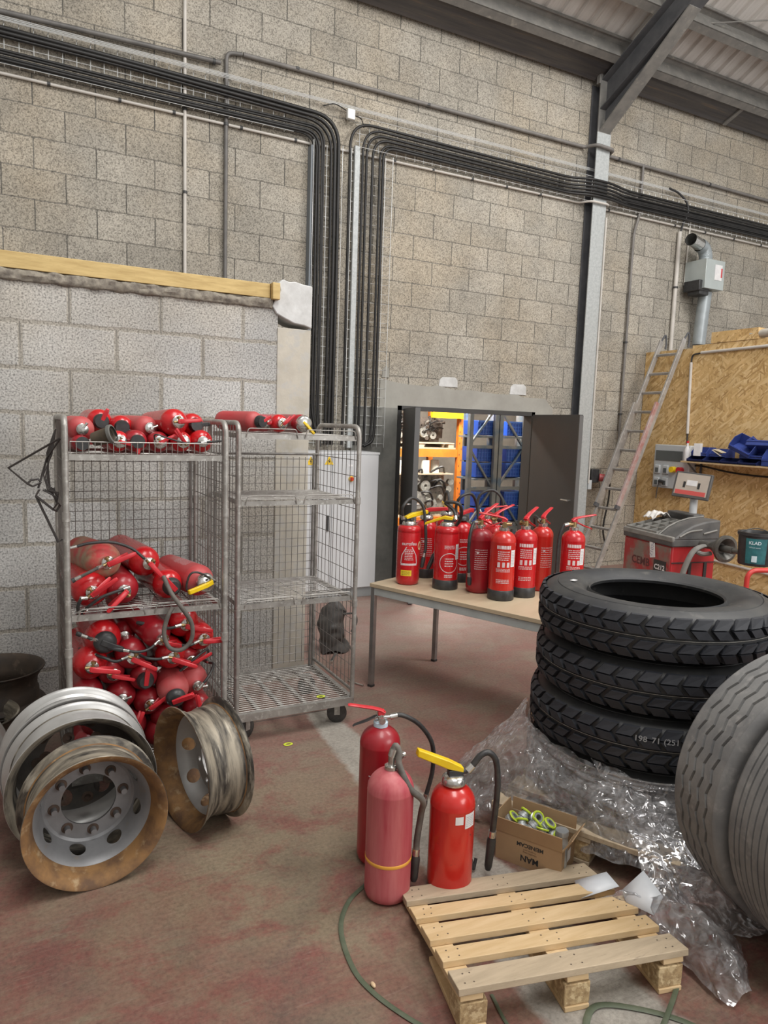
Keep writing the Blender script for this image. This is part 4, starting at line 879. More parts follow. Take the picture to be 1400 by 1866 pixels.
fm = lambda x0, z0: (lambda x, y: V((x0-x, -.0008, z0-y)))      # lettering turned upside down
mb.text('MAN', .036, fm(-.135, .041), bold=.03); mb.text('MEINECAM', .0235, fm(-.135, .098), bold=.03); mb.build('printed_text', M_ink, t, smooth=0)
mb = MB(); mb.text('Original part', .011, fm(-.135, .078)); mb.text('Nutzfahrzeug', .011, fm(-.135, .067)); mb.build('fine_print', mat('brown_ink', (.17, .10, .06)), t, smooth=0)
mb = MB(); mb.add([(.0006, .07, .045), (.0006, .11, .045), (.0006, .11, .095), (.0006, .07, .095)], [(0, 1, 2, 3)]); mb.build('side_label', M_whitel, t, smooth=0)
BM = Matrix.Translation(BX) @ Matrix.Rotation(bx_rz, 4, 'Z')
M_alu = mat('aluminium', (.52, .54, .55), (.38, .40, .41), .4, .6, scale=25)
M_lime = mat('lime_plastic', (.58, .74, .06), rough=.35)
rnd = random.Random(3)
spots = [(-.245, .05, .155, .3), (-.205, .09, .165, 1.2), (-.19, .04, .15, 2.0), (-.155, .10, .17, -.6), (-.145, .05, .16, .9), (-.10, .09, .155, .2), (-.105, .04, .14, 1.6), (-.06, .07, .135, -.4)]
ends = ['left end of the box', 'back left of the box', 'front left of the box', 'top of the heap', 'middle of the box, half buried', 'back of the box', 'front of the box', 'right part of the box']
for (x, y, z, a), en in zip(spots, ends):
    t = thing('hose_coupling', 'silver hose coupling with lime ring in the cardboard box, %s' % en, 'coupling', group='couplings in the box')
    t.matrix_world = BM @ Matrix.Translation((x, y, z)) @ Matrix.Rotation(a, 4, 'Z') @ Matrix.Rotation(rnd.uniform(.5, 1.2), 4, 'Y')
    mb = MB(); mb.lathe([(.012, -.03), (.021, -.03), (.021, -.006), (.026, -.004), (.026, .008), (.019, .012), (.019, .03), (.012, .03)], 20, closed=True); mb.build('sleeve', M_alu, t)
    mb = MB(); mb.tube([(.024*cos(k*pi/8), .024*sin(k*pi/8), .026) for k in range(16)], .0048, 6, closed=True); mb.tube([(.024, .0, .026), (.034, 0, .005), (.03, 0, -.02)], .004, 6); mb.build('lime_ring', M_lime, t)
t = thing('tin_can', 'tall silver can standing at the right end of the cardboard box', 'can'); t.matrix_world = BM @ Matrix.Translation((-.022, .05, .115))
mb = MB(); mb.lathe([(0, .075), (.026, .075), (.027, .07), (.027, .055), (.025, .053), (.025, .03), (.0265, .028), (.0265, -.09), (0, -.09)], 24); mb.build('shell', M_alu, t)
# ------------------------------------------------------------------ truck tyres
M_tyre = mat('tyre_rubber', (.017, .019, .025), (.027, .029, .036), .6, scale=14, bmp=.1, bscale=60)
M_side = mat('tyre_sidewall', (.026, .027, .030), (.06, .06, .058), .55, scale=5, spots=(.4, .75), c3=(.12, .115, .105), scale3=16, spots3=(.6, .85))
M_tyre_grey = mat('worn_grey_tyre', (.225, .222, .215), (.150, .150, .150), .85, scale=7, c3=(.28, .272, .26), scale3=18, spots3=(.55, .75), bmp=.12, bscale=70)
M_chalk = mat('chalk_line', (.50, .48, .42), rough=.8)
M_mark = mat('tyre_marking', (.32, .33, .34), rough=.8)
TR, TW = .500, .238
def drive_tyre(label, cx, cy, z, spin=0.0, marks=None, top=True):
    """lying flat, axis vertical"""
    t = thing('tyre', label, 'tyre', (cx, cy, z), spin, 'tyre stack'); t.scale = (1.045, 1.045, 1.0)
    h = TW; prof = []
    half = [(.292, .030), (.284, .038), (.288, .052), (.305, .046), (.33, .030), (.36, .012), (.395, .004), (.43, .010), (.432, .014), (.436, .011), (.455, .018), (.478, .030), (.490, .040), (.4935, .050)]
    prof = half + [(r, h-zz) for r, zz in reversed(half)]
    inner = [(.30, h-.05), (.36, h-.035), (.43, h-.04), (.475, h-.07), (.478, h/2), (.475, .07), (.43, .04), (.36, .035), (.30, .05)]
    mb = MB(); mb.lathe(prof+inner, 96, closed=True); mb.build('carcass', M_side, t, smooth=50)
    mb = MB(); n = 38; rb0, rb = .487, .5125
    def block(th0, th1, s, z0, z1, taper, shoulder=0):
        vs = []
        for (rr, sh) in ((rb0, 0), (rb, taper)):
            for (a, zz, k) in ((th0, z0, 0), (th1, z0, 0), (th1, z1, 1), (th0, z1, 1)):
                a2 = a+s*k + (sh if a == th0 else -sh); q = zz + (sh*.3 if zz == z0 else -sh*.3)
                r2 = rr-(shoulder if (shoulder and zz in (z0 if shoulder > 0 and z0 < h/2 else z1,)) and rr == rb else 0)
                vs.append((r2*cos(a2), r2*sin(a2), q))
        mb.add(vs, [(4, 5, 6, 7), (0, 1, 5, 4), (1, 2, 6, 5), (2, 3, 7, 6), (3, 0, 4, 7)])
    da = 2*pi/n; g = .19*da
    for i in range(n):
        a = i*da; sk = da*.34
        block(a+sk, a+sk+da-g, -sk, .026, .068, .008, .012)          # lower chevron
        block(a, a+da-g, sk, .070, .108, .008)
        b = a+da*.5
        block(b+sk, b+sk+da-g, -sk, .130, .168, .008)
        block(b, b+da-g, sk, .170, .212, .008, .012)                 # shoulder row, upper
    mb.build('tread', M_tyre, t, smooth=0)
    mb = MB(); mb.lathe([(.494, .1165), (.4975, .1165), (.4975, .1215), (.494, .1215)], 96); mb.build('tread_rib', M_tyre, t)
    mb = MB(); mb.lathe([(.4976, .1183), (.4985, .1186), (.4985, .1197), (.4976, .12)], 96); mb.build('mould_line', M_chalk, t)
    if marks:
        mb = MB()
        for (txt, ang, zz) in marks: mb.text(txt, .034, cylmap(.5135, ang, zz, .0012), bold=.01)
        mb.build('stamped_marking', M_mark, t, smooth=0)
    return t
SX, SY = 2.70, 2.33
z0 = .150
drive_tyre('bottom tyre of the stack, wrapped in clear film on its pallet', SX-.012, SY-.02, z0, .3)
drive_tyre('third tyre from the top of the stack, pale numbers stamped on its tread, film below', SX-.02, SY+.0, z0+.236, 1.1, marks=[('198', rad(221)-1.1, .17), ('71', rad(227.5)-1.1, .17), ('(251', rad(234)-1.1, .17), ('CS', rad(243)-1.1, .17), ('91', rad(249.5)-1.1, .17)])
drive_tyre('second tyre from the top of the stack, chevron tread with chalk line', SX+.0, SY+.0, z0+.472, 2.2)
drive_tyre('topmost tyre of the stack, open hole facing up and a small paper sticker', SX-.005, SY-.005, z0+.708, .9)
mb = MB(); mb.box((0, 0, 0), (.035, .022, .0012), Matrix.Rotation(.3, 3, 'Z')); o = mb.build('paper_sticker', M_whitel, smooth=0); o.location = (2.40, 2.56, z0+.708+TW-.005); tag(o, 'tiny cream paper sticker on the topmost tyre\'s sidewall', 'sticker')
# pallet under the stack
t = thing('wooden_pallet', 'dark worn pallet under the tyre stack, seen through the clear film', 'pallet', (2.60, 2.37, 0), .50)
for i in range(7): mb = MB(); mb.box((-.545+.1817*i, 0, .134), (.115, .80, .022)); mb.build('deck_board', M_pine_old, t, bevel=.002)
for yy in (-.35, 0, .35):
    mb = MB(); mb.box((0, yy, .112), (1.20, .10, .020)); mb.build('stringer', M_pine_old, t, bevel=.002)
    mb = MB(); mb.box((0, yy, .010), (1.20, .10, .018)); mb.build('bottom_board', M_pine_old, t, bevel=.002)
    for xx in (-.53, 0, .53): mb = MB(); mb.box((xx, yy, .0605), (.13, .10, .082)); mb.build('block', M_chip, t, bevel=.003)

# worn grey tyres standing on the right
def worn_tyre(label, cen, axis, zig, tw=.27, R=.505, phase=0):
    t = thing('tyre', label, 'tyre', group='standing grey tyres')
    ax = V(axis).normalized(); zv = V((0, 0, 1)); x = (zv - ax*zv.dot(ax)).normalized(); y = ax.cross(x)
    t.matrix_world = Matrix.Translation(cen) @ Matrix((x, y, ax)).transposed().to_4x4()
    h = tw/2; n = 288
    gro = (-.068, -.022, .026, .072) if zig else (-.085, -.06, -.03, 0.0, .03, .06, .085)
    gw = .0042 if zig else .0022; dep = .012 if zig else .007
    zl = [(-h+.022, 0, 0)]; 
    for g in gro: zl += [(g, -gw*1.6, 0), (g, -gw, dep), (g, gw, dep), (g, gw*1.6, 0)]
    zl += [(h-.022, 0, 0)]
    mb = MB(); vs = []
    for i in range(n):
        a = 2*pi*i/n; tri = abs(((i/ (n/72.0)) % 2)-1)*2-1
        for (g, o_, d) in zl:
            zz = g+o_ + (tri*.0065 if (zig and o_) else 0)
            rr = R - d - .10*zz*zz
            vs.append((rr*cos(a), rr*sin(a), zz))
    m = len(zl)
    fs = [(i*m+j, ((i+1) % n)*m+j, ((i+1) % n)*m+j+1, i*m+j+1) for i in range(n) for j in range(m-1)]
    mb.add(vs, fs); mb.build('tread', M_tyre_grey, t, smooth=30)
    rt = R-.10*(h-.022)**2
    half = [(rt, h-.022), (rt-.008, h-.008), (R-.04, h-.002), (R-.05, h-.006), (R-.09, h+.004), (R-.14, h-.002), (R-.18, h-.02), (.292, h-.03), (.285, h-.045), (.30, h-.06), (R-.14, h-.035), (R-.07, h-.03), (R-.045, h-.06)]
    mb = MB(); mb.lathe(half+[(r, -z) for r, z in reversed(half)], 96); mb.build('carcass', M_tyre_grey, t, smooth=50)
    return t
wax = V((-.31, -.951, 0))
wc = V((2.625, 1.44, .521))
worn_tyre('standing worn grey tyre with zigzag grooves, beside the tyre stack', wc, wax, True, R=.52)
worn_tyre('standing worn grey tyre with straight fine grooves at the right picture edge', wc+wax.normalized()*.295+V((.02, 0, 0)), wax, False, R=.52)
# ------------------------------------------------------------------ clear stretch film
def film_mat():
    m, t, b = nt('stretch_film'); t.nodes.remove(b); out = t.nodes['Material Output']
    g = coord(t)
    tr = N(t, 'ShaderNodeBsdfTransparent'); tr.inputs[0].default_value = (.975, .975, .98, 1)
    gl = N(t, 'ShaderNodeBsdfGlossy'); gl.inputs['Roughness'].default_value = .12; gl.inputs[0].default_value = (.95, .95, .97, 1)
    df = N(t, 'ShaderNodeBsdfDiffuse'); df.inputs[0].default_value = (.72, .71, .71, 1)
    bp = N(t, 'ShaderNodeBump'); bp.inputs['Strength'].default_value = 1.0; bp.inputs['Distance'].default_value = .035
    w = N(t, 'ShaderNodeTexNoise', noise_type='RIDGED_MULTIFRACTAL'); w.inputs['Scale'].default_value = 18; w.inputs['Detail'].default_value = 5; w.inputs['Distortion'].default_value = .8
    t.links.new(g, w.inputs['Vector']); t.links.new(w.outputs[0], bp.inputs['Height']); t.links.new(bp.outputs[0], gl.inputs['Normal'])
    fr = N(t, 'ShaderNodeFresnel'); fr.inputs[0].default_value = 1.5; t.links.new(bp.outputs[0], fr.inputs['Normal'])
    f = math_(t, 'MINIMUM', math_(t, 'ADD', math_(t, 'MULTIPLY', fr.outputs[0], 1.45), .05), .85)
    m1 = N(t, 'ShaderNodeMixShader'); t.links.new(f, m1.inputs[0]); t.links.new(tr.outputs[0], m1.inputs[1]); t.links.new(gl.outputs[0], m1.inputs[2])
    haze = ramp(t, noi(t, g, 11, 6, .75, 1.6), [(.42, .07), (.58, .20), (.74, .55)])
    m2 = N(t, 'ShaderNodeMixShader'); t.links.new(haze, m2.inputs[0]); t.links.new(m1.outputs[0], m2.inputs[1]); t.links.new(df.outputs[0], m2.inputs[2])
    t.links.new(m2.outputs[0], out.inputs['Surface']); return m
M_film = film_mat()
def wrinkle(p, amp, s=1.0, seed=0):
    q = V(p)*s+V((seed*3.1, seed*1.7, seed*2.3)); d = V((0, 0, 0))
    d += noise.noise_vector(q*4)*.8+noise.noise_vector(q*11)*.6+noise.noise_vector(q*26)*.30+noise.noise_vector(q*60)*.07
    r = 1-abs(noise.noise(q*7+V((5, 5, 5))))*2
    return V(p)+d*amp+V((0, 0, 1))*r*amp*.5
def sheet(mb, rows, nu, nv, amp, seed):
    """rows: list of control polylines (each a list of points) blended into a crumpled sheet"""
    R_ = [smooth_path(r, 8) for r in rows]
    def at(path, u):
        k = u*(len(path)-1); i = min(int(k), len(path)-2); return path[i].lerp(path[i+1], k-i)
    def f(u, v):
        col = [at(r, u) for r in R_]; k = v*(len(col)-1); i = min(int(k), len(col)-2); p = col[i].lerp(col[i+1], k-i)
        e = wrinkle(p, amp, 1, seed); e.z = max(e.z, .004+.004*noise.noise(p*20)+.004); return e
    mb.grid(nu, nv, f)
t = thing('stretch_film', 'crumpled clear stretch film torn off the tyre stack and trailing to the floor', 'film')
mb = MB()     # tight bands round the two lower tyres
def band(u, v):
    a = rad(95)+rad(275)*u; z = .10+.335*v-.05*sin(pi*u)*v
    rr = .5475+.010*noise.noise(V((cos(a)*3, sin(a)*3, z*45)))+.006*noise.noise(V((a*2.2, z*110, 5)))+.012*max(0, noise.noise(V((a*1.4, z*9, 8))))
    return (SX-.014+rr*cos(a), SY-.01+rr*sin(a), z+.010*noise.noise(V((a*3, z*5, 2))))
mb.grid(260, 90, band); mb.build('wrapped_band', M_film, t, smooth=60)
mb = MB()     # skirt flaring off the side of the stack towards the box
sheet(mb, [[(2.40, 2.84, .40), (2.22, 2.62, .40), (2.17, 2.42, .385), (2.20, 2.20, .375), (2.28, 2.02, .36), (2.40, 1.88, .34)],
           [(2.33, 2.93, .25), (2.10, 2.68, .27), (2.05, 2.42, .26), (2.10, 2.18, .26), (2.20, 1.96, .26), (2.34, 1.82, .24)],
           [(2.23, 3.02, .10), (1.98, 2.76, .11), (1.94, 2.46, .10), (2.06, 2.22, .13), (2.15, 1.96, .16), (2.29, 1.77, .15)],
           [(2.16, 3.07, .012), (1.90, 2.82, .012), (1.84, 2.55, .012), (2.03, 2.36, .015), (2.10, 2.0, .07), (2.24, 1.76, .07)]], 150, 90, .020, 1); mb.build('hanging_skirt', M_film, t, smooth=60)
mb = MB()     # gathered fall of film in front of the stack
sheet(mb, [[(2.20, 2.18, .40), (2.28, 2.04, .37), (2.38, 1.91, .34)],
           [(2.20, 2.06, .31), (2.28, 1.95, .27), (2.44, 1.82, .22)],
           [(2.19, 1.94, .21), (2.26, 1.84, .19), (2.44, 1.74, .15)],
           [(2.16, 1.84, .15), (2.23, 1.77, .16), (2.33, 1.70, .12)],
           [(2.11, 1.77, .08), (2.16, 1.72, .12), (2.25, 1.67, .04)],
           [(2.00, 1.73, .04), (2.07, 1.66, .11), (2.19, 1.60, .03)]], 70, 110, .024, 2); mb.build('gathered_fall', M_film, t, smooth=60)
mb = MB()     # trail over the floor beside the pale pallet
sheet(mb, [[(1.90, 1.82, .06), (1.98, 1.74, .09), (2.06, 1.67, .03)],
           [(1.96, 1.71, .04), (2.04, 1.63, .13), (2.16, 1.58, .02)],
           [(1.97, 1.58, .03), (2.08, 1.54, .15), (2.24, 1.52, .02)],
           [(1.97, 1.46, .02), (2.08, 1.43, .14), (2.24, 1.43, .02)],
           [(1.97, 1.36, .02), (2.05, 1.33, .11), (2.16, 1.34, .02)],
           [(1.99, 1.285, .01), (2.04, 1.27, .04), (2.09, 1.28, .01)]], 90, 110, .028, 3); mb.build('floor_trail', M_film, t, smooth=60)
mb = MB()
sheet(mb, [[(2.18, 1.80, .01), (2.24, 1.74, .15), (2.32, 1.70, .01)], [(2.20, 1.66, .02), (2.28, 1.61, .19), (2.38, 1.60, .01)], [(2.24, 1.54, .01), (2.30, 1.50, .10), (2.40, 1.50, .01)], [(2.32, 1.46, .01), (2.40, 1.42, .03), (2.46, 1.42, .01)]], 60, 80, .026, 5); mb.build('floor_clump', M_film, t, smooth=60)
for (lab, pts) in (('white paper sheet caught in the film behind the pale pallet', [(1.921, 1.934, .055), (2.025, 1.873, .10), (2.009, 1.791, .095), (1.865, 1.841, .055)]),
                   ('pale plastic pouch in the film right of the pale pallet', [(1.996, 1.765, .10), (2.089, 1.753, .16), (2.048, 1.622, .15), (1.994, 1.612, .10), (1.969, 1.717, .09)])):
    mb = MB(); c = sum((V(p) for p in pts), V((0, 0, 0)))/len(pts); n_ = len(pts)
    vs = [c+V((0, 0, .008))]+[V(p) for p in pts]; mb.add(vs, [(0, 1+i, 1+(i+1) % n_) for i in range(n_)])
    o = mb.build('paper_sheet', mat('pouch_white', (.70, .72, .74), (.62, .645, .68), .4, scale=8), solid=.0015); tag(o, lab, 'paper')
# ------------------------------------------------------------------ truck wheel rims
M_rust = mat('rusty_steel', (.27, .145, .055), (.12, .065, .035), .75, .15, scale=9, spots=(.38, .62), c3=(.38, .27, .15), scale3=22, spots3=(.58, .75), bmp=.25, bscale=60)
M_rim_dirty = mat('dirty_rim', (.34, .30, .235), (.045, .04, .035), .55, .35, scale=3.2, spots=(.38, .58), dist=.5, stretch=(1, 1, 7), c3=(.50, .46, .38), scale3=6, spots3=(.58, .72), bmp=.15)
M_rim_silver = mat('silver_rim', (.50, .50, .49), (.40, .395, .385), .38, .45, scale=5, c3=(.30, .28, .25), scale3=14, spots3=(.66, .82))
M_disc = mat('disc_paint', (.27, .275, .285), (.20, .20, .205), .45, .3, scale=6, c3=(.28, .23, .18), scale3=12, spots3=(.64, .82))
M_hubface = mat('hub_face', (.40, .36, .33), (.31, .26, .22), .6, .15, scale=8)
M_dark_disc = mat('sooty_disc', (.07, .065, .06), (.12, .105, .09), .7, .2, scale=8)
M_stud = mat('stud_rust', (.07, .05, .04), (.12, .08, .06), .7, .3, scale=30)
def wheel_rim(label, bottom, axis, R=.285, wd=.20, deep=.20, barrel=None, inner=None, disc=None, hub=None, spin=0, studs=True, hand=8, lying_flat=False):
    """axis points out of the deep open side; 'bottom' is where the open lip meets the floor"""
    t = thing('rim', label, 'wheel rim')
    ax = V(axis).normalized(); zv = V((0, 0, 1))
    x = (zv-ax*zv.dot(ax)); x = V((1, 0, 0)) if x.length < .01 else x.normalized(); y = ax.cross(x)
    c = V(bottom) + (x*R if not lying_flat else V((0, 0, 0)))
    t.matrix_world = Matrix.Translation(c) @ Matrix((x, y, ax)).transposed().to_4x4()
    # local +z is the open side; open lip at z=0, far lip at z=-wd
    w = wd; k = R/.285
    out = [(R-.002, 0), (R, -.004), (R-.004, -.010), (R-.012, -.016), (R-.022, -.020), (R-.028, -.045), (R-.036, -.055), (R-.040, -.072), (R-.042, -.10), (R-.040, -.118), (R-.034, -.128), (R-.03, -w+.022), (R-.022, -w+.018), (R-.010, -w+.014), (R-.002, -w+.006), (R, -w+.002), (R-.004, -w)]
    inn = [(R-.010, -w+.001), (R-.016, -w+.010), (R-.028, -w+.022), (R-.036, -w+.03), (R-.047, -.132), (R-.050, -.12), (R-.051, -.11), (R-.050, -.098), (R-.048, -.085), (R-.040, -.06), (R-.032, -.024), (R-.018, -.010), (R-.008, -.001)]
    mb = MB(); mb.lathe(out, 96); mb.mi = 1; mb.lathe([out[-1]]+inn+[out[0]], 96); mb.build('barrel', [barrel or M_rim_dirty, inner or M_rust], t, smooth=40)
    hp = -deep; rb, rf = .113*k, .176*k; rj = R-.0485
    cone = [(rj+.003, -.086), (rj-.004, -.092), (rj-.022, -.125), (rf+.014, hp+.010), (rf, hp), (rb, hp), (rb, hp-.011), (rf-.003, hp-.011), (rf+.008, hp-.001), (rj-.028, -.137), (rj-.010, -.104), (rj+.003, -.098)]
    mb = MB(); mb.lathe(cone, 96, closed=True); d = mb.build('disc', disc or M_disc, t, smooth=40)
    cut = MB()
    for i in range(hand):
        a = 2*pi*(i+.5)/hand+spin; r0, z0_, r1, z1_ = rj-.022, -.125, rf+.014, hp+.010
        f = .50; q_ = V(((r0+(r1-r0)*f)*cos(a), (r0+(r1-r0)*f)*sin(a), z0_+(z1_-z0_)*f))
        nz = (r0-r1); nr = -(z0_-z1_); nrm = V((cos(a)*nr, sin(a)*nr, nz)).normalized()
        cut.cyl(q_-nrm*.045, q_+nrm*.045, .034*k, n=24)
    for i in range(8):
        a = 2*pi*i/8+spin; p = V((.1415*k*cos(a), .1415*k*sin(a), hp)); cut.cyl(p-V((0, 0, .03)), p+V((0, 0, .03)), .0125*k, n=14)
    boolean_cut(d, cut.build('cutter', d.data.materials[0], t, smooth=0)); d.data.shade_smooth(); d.data.set_sharp_from_angle(angle=rad(35))
    if studs:
        for i in range(8):
            a = 2*pi*i/8+spin; p = V((.1415*k*cos(a), .1415*k*sin(a), hp))
            mb = MB(); Mx = Matrix.Translation(p+V((0, 0, .0006))); mb.lathe([(.0, -.007), (.012*k, -.006), (.0125*k, .0012), (.0235*k, .0012), (.024*k, 0), (.024*k, -.0004)], 20, Mx); mb.build('stud_seat', M_stud, t)
    return t
M_old = mat('sooty_brown_steel', (.075, .055, .04), (.035, .03, .027), .8, .1, scale=8, c3=(.16, .12, .09), scale3=14, spots3=(.6, .75))
wheel_rim('front rusty-lipped wheel rim facing the viewer, silver disc with eight dark studs', (.262, 2.735, 0), (.06, -.995, .0), R=.265, wd=.205, deep=.205, barrel=M_rim_dirty, inner=M_rust, spin=.1)
wheel_rim('silver wheel rim standing directly behind the rusty one, dark inside', (.235, 2.99, 0), (.035, -.999, .0), R=.292, wd=.20, deep=.19, barrel=M_rim_silver, inner=M_rim_dirty, disc=M_dark_disc, spin=.25, studs=True)
wheel_rim('rearmost silver wheel rim of the row, only its upper arc showing', (.225, 3.20, .0), (.035, -.999, .0), R=.297, wd=.15, deep=.15, barrel=M_rim_silver, inner=M_rim_silver, disc=M_dark_disc, spin=.2)
wheel_rim('stained wheel rim standing sideways right of the row, pale holes in its disc', (.628, 3.03, 0), (-.97, -.24, 0), R=.272, wd=.215, deep=.16, barrel=M_rim_dirty, inner=M_rust, disc=M_rim_silver, spin=.35, studs=False, hand=8)
wheel_rim('wheel rim cut by the left picture edge, dirty barrel with a silver lip', (-.305, 3.42, 0), (.25, -.97, 0), R=.285, wd=.24, deep=.16, barrel=M_rim_dirty, inner=M_rim_silver, disc=M_disc, spin=.1)
wheel_rim('sooty brown rim lying flat against the grey wall at far left', (-.10, 4.30, .42), (0, 0, 1), R=.25, wd=.20, deep=.16, barrel=M_old, inner=M_old, disc=M_dark_disc, lying_flat=True, studs=False)
wheel_rim('rusty rim lying flat underneath another by the grey wall', (-.10, 4.30, .21), (0, 0, 1), R=.25, wd=.20, deep=.16, barrel=M_old, inner=M_old, disc=M_dark_disc, lying_flat=True, studs=False)
wheel_rim('grey rim lying flat in front of the brown rims at far left', (-.235, 3.96, .30), (0, 0, 1), R=.25, wd=.30, deep=.16, barrel=M_rim_dirty, inner=M_rim_dirty, disc=M_dark_disc, lying_flat=True, studs=False)
# ------------------------------------------------------------------ electrical cabinet, sack, door leaves
M_cab = mat('cabinet_paint', (.62, .63, .64), (.56, .57, .58), .4, scale=2)
M_cab_d = mat('cabinet_plinth', (.24, .25, .25), rough=.5)
t = thing('electrical_cabinet', 'white electrical cabinet behind the emptier cage, yellow warning triangles', 'cabinet', (2.48, 6.6, 0))
mb = MB(); mb.box((.465, .225, .80), (.93, .42, 1.40)); mb.box((.465, .225, 1.51), (.95, .44, .025)); mb.build('body', M_cab, t, bevel=.004)
mb = MB(); mb.box((.465, .225, .05), (.90, .40, .10)); mb.build('plinth', M_cab_d, t, bevel=.003)
for x0, x1 in ((.008, .40), (.406, .922)):
    mb = MB(); mb.box(((x0+x1)/2, .007, .80), (x1-x0, .016, 1.385)); d = mb.build('door', M_cab, t, bevel=.004)
    if x0 < .1: mb = MB(); mb.box((.36, -.006, .80), (.022, .02, .16)); mb.build('handle', M_blackp, d, bevel=.003)
M_warn = mat('warning_yellow', (.85, .56, .02), rough=.5)
for x, z in ((.165, .83+.6), (.362, 1.435)):
    mb = MB(); mb.prism([(x-.048, z-.04), (x+.048, z-.04), (x, z+.045)], -.0045, -.001, 'y'); w_ = mb.build('warning_sign', M_warn, t, smooth=0)
    mb = MB(); mb.prism([(x+.004, z+.022), (x-.014, z-.008), (x-.002, z-.008), (x-.006, z-.032), (x+.013, z-.002), (x+.002, z-.002)], -.006, -.0045, 'y'); mb.build('bolt_symbol', M_ink, w_, smooth=0)
mb = MB(); mb.cyl((.61, 0, 1.25), (.61, -.012, 1.25), .028, n=20); s_ = mb.build('switch_plate', M_warn, t); mb = MB(); mb.cyl((.61, -.012, 1.25), (.61, -.03, 1.25), .020, n=18); mb.box((.61, -.036, 1.25), (.012, .014, .036)); mb.build('switch_knob', mat('switch_red', (.6, .06, .02), rough=.4), s_)
mb = MB(); mb.box((.60, -.002, 1.385), (.05, .003, .02)); mb.build('maker_plate', M_whitel, t, smooth=0)
# dark sack behind the cage
M_sack = mat('dark_sack', (.055, .052, .05), (.10, .095, .09), .6, scale=14, bmp=.5, bscale=25)
t = thing('rubbish_sack', 'crumpled dark sack on the floor behind the emptier cage', 'sack', (2.24, 5.06, 0))
mb = MB()
def sk(u, v):
    a = 2*pi*u; zz = v; r = .125*(1.0-.25*v)*(1 if v < .85 else (1-v)/.15*.8+.2); p = V((r*cos(a), r*.8*sin(a), .42*zz))
    d = noise.noise_vector(p*6+V((3, 1, 2)))*.05+noise.noise_vector(p*16)*.018; p += d; p.z = max(p.z, .004); return p
mb.grid(48, 26, sk); mb.build('bag', M_sack, t, smooth=60)
mb = MB(); mb.tube(smooth_path([(.06, -.08, .32), (.14, -.11, .32), (.155, -.12, .25), (.11, -.12, .18)]), .008, 8); mb.build('handle_loop', M_sack, t)
mb = MB(); mb.bar((-.01, -.01, .012), (.10, .15, .012), .02, .02); o = mb.build('metal_bar', M_chrome, bevel=.002); o.location = (2.13, 4.80, 0); tag(o, 'short shiny metal bar on the floor beside the dark sack', 'bar')
mb = MB(); mb.tube([(0, 0, .007), (.06, -.13, .007)], .006, 8); o = mb.build('metal_rod', M_chrome); o.location = (2.075, 4.395, 0); tag(o, 'thin metal rod lying by the foot of the table leg', 'rod')
# door frame and leaves
M_door = mat('anthracite_door', (.052, .051, .05), (.06, .059, .058), .45, scale=2)
M_door_e = mat('door_edge', (.13, .13, .13), rough=.4)
mb = MB(); mb.box(((DX0+DX1)/2, W+.06, DZ-.025), (DX1-DX0, .16, .05)); mb.box((DX0+.025, W+.06, DZ/2), (.05, .16, DZ)); mb.box((DX1-.025, W+.06, DZ/2), (.05, .16, DZ)); structure(mb.build('door_3', M_door, smooth=0))
def door(name, hinge, end):
    h, e = V(hinge), V(end); d = (e-h); L = d.length; a = math.atan2(d.y, d.x)
    mb = MB(); mb.box((L/2, 0, .01+.995), (L, .045, 1.985)); o = structure(mb.build(name, M_door, bevel=.002)); o.location = h; o.rotation_euler = (0, 0, a)
    mb = MB(); mb.box((L-.0, 0, 1.0), (.012, .05, 1.975)); mb.build('edge_strip', M_door_e, o, smooth=0)
    for s in (-1, 1): mb = MB(); mb.cyl((L-.08, s*.02, 1.02), (L-.08, s*.06, 1.02), .010, n=10); mb.tube([(L-.08, s*.06, 1.02), (L-.20, s*.06, 1.02)], .009, 8); mb.build('door_handle', M_chrome, o)
    return o
dl = door('door_1', (3.945, 7.045, 0), (3.575, 6.13, 0))
mb = MB(); mb.box((.07, .045, 1.90), (.10, .05, .055)); mb.build('door_closer', M_chrome, dl, bevel=.004)
mb = MB(); mb.tube([(.93, .03, .02), (.95, .05, .12)], .006, 6); mb.build('floor_bolt', M_chrome, dl)
door('door_2', (5.775, 7.04, 0), (5.70, 6.13, 0))

# ------------------------------------------------------------------ racks and parts in the store room
M_or = mat('rack_orange', (.68, .20, .025), (.58, .15, .02), .45, scale=8)
M_rk = mat('rack_grey_blue', (.13, .15, .165), (.20, .20, .195), .5, scale=4, c3=(.08, .12, .17), scale3=3, spots3=(.5, .6))
M_crate = mat('blue_crate', (.02, .09, .46), (.015, .06, .34), .4, scale=5)
M_crate_l = mat('blue_crate_rib', (.06, .17, .60), rough=.4)
t = thing('pallet_rack', 'orange pallet rack in the store room seen through the doorway', 'rack', (0, 9.6, 0))
for x, y in ((6.39, 0), (6.39, .9), (4.9, 0), (4.9, .9)):
    mb = MB(); mb.box((x, y, 1.3), (.09, .07, 2.6)); mb.mi = 1
    if y == 0:
        for k in range(26): mb.box((x+(.018 if k % 2 else -.018), y-.036, .12+.09*k), (.012, .002, .03))
    mb.build('upright', [M_or, M_ink], t, smooth=0)
for z in (1.40, .33, 2.28):
    for y in (.0, .9): mb = MB(); mb.box((5.645, y, z), (1.40, .05, .12)); mb.build('beam', M_or, t, smooth=0)
mb = MB(); mb.box((5.645, .45, 1.475), (1.38, .86, .02)); mb.box((5.645, .45, .40), (1.38, .86, .02)); mb.build('shelf_board', M_pine_old, t, smooth=0)
t = thing('yellow_beam', 'yellow bar across the top of the orange rack, seen through the doorway', 'bar', (6.1, 9.56, 2.0)); mb = MB(); mb.box((0, -.05, 0), (.6, .06, .10)); mb.build('bar', M_yellow, t, smooth=0)
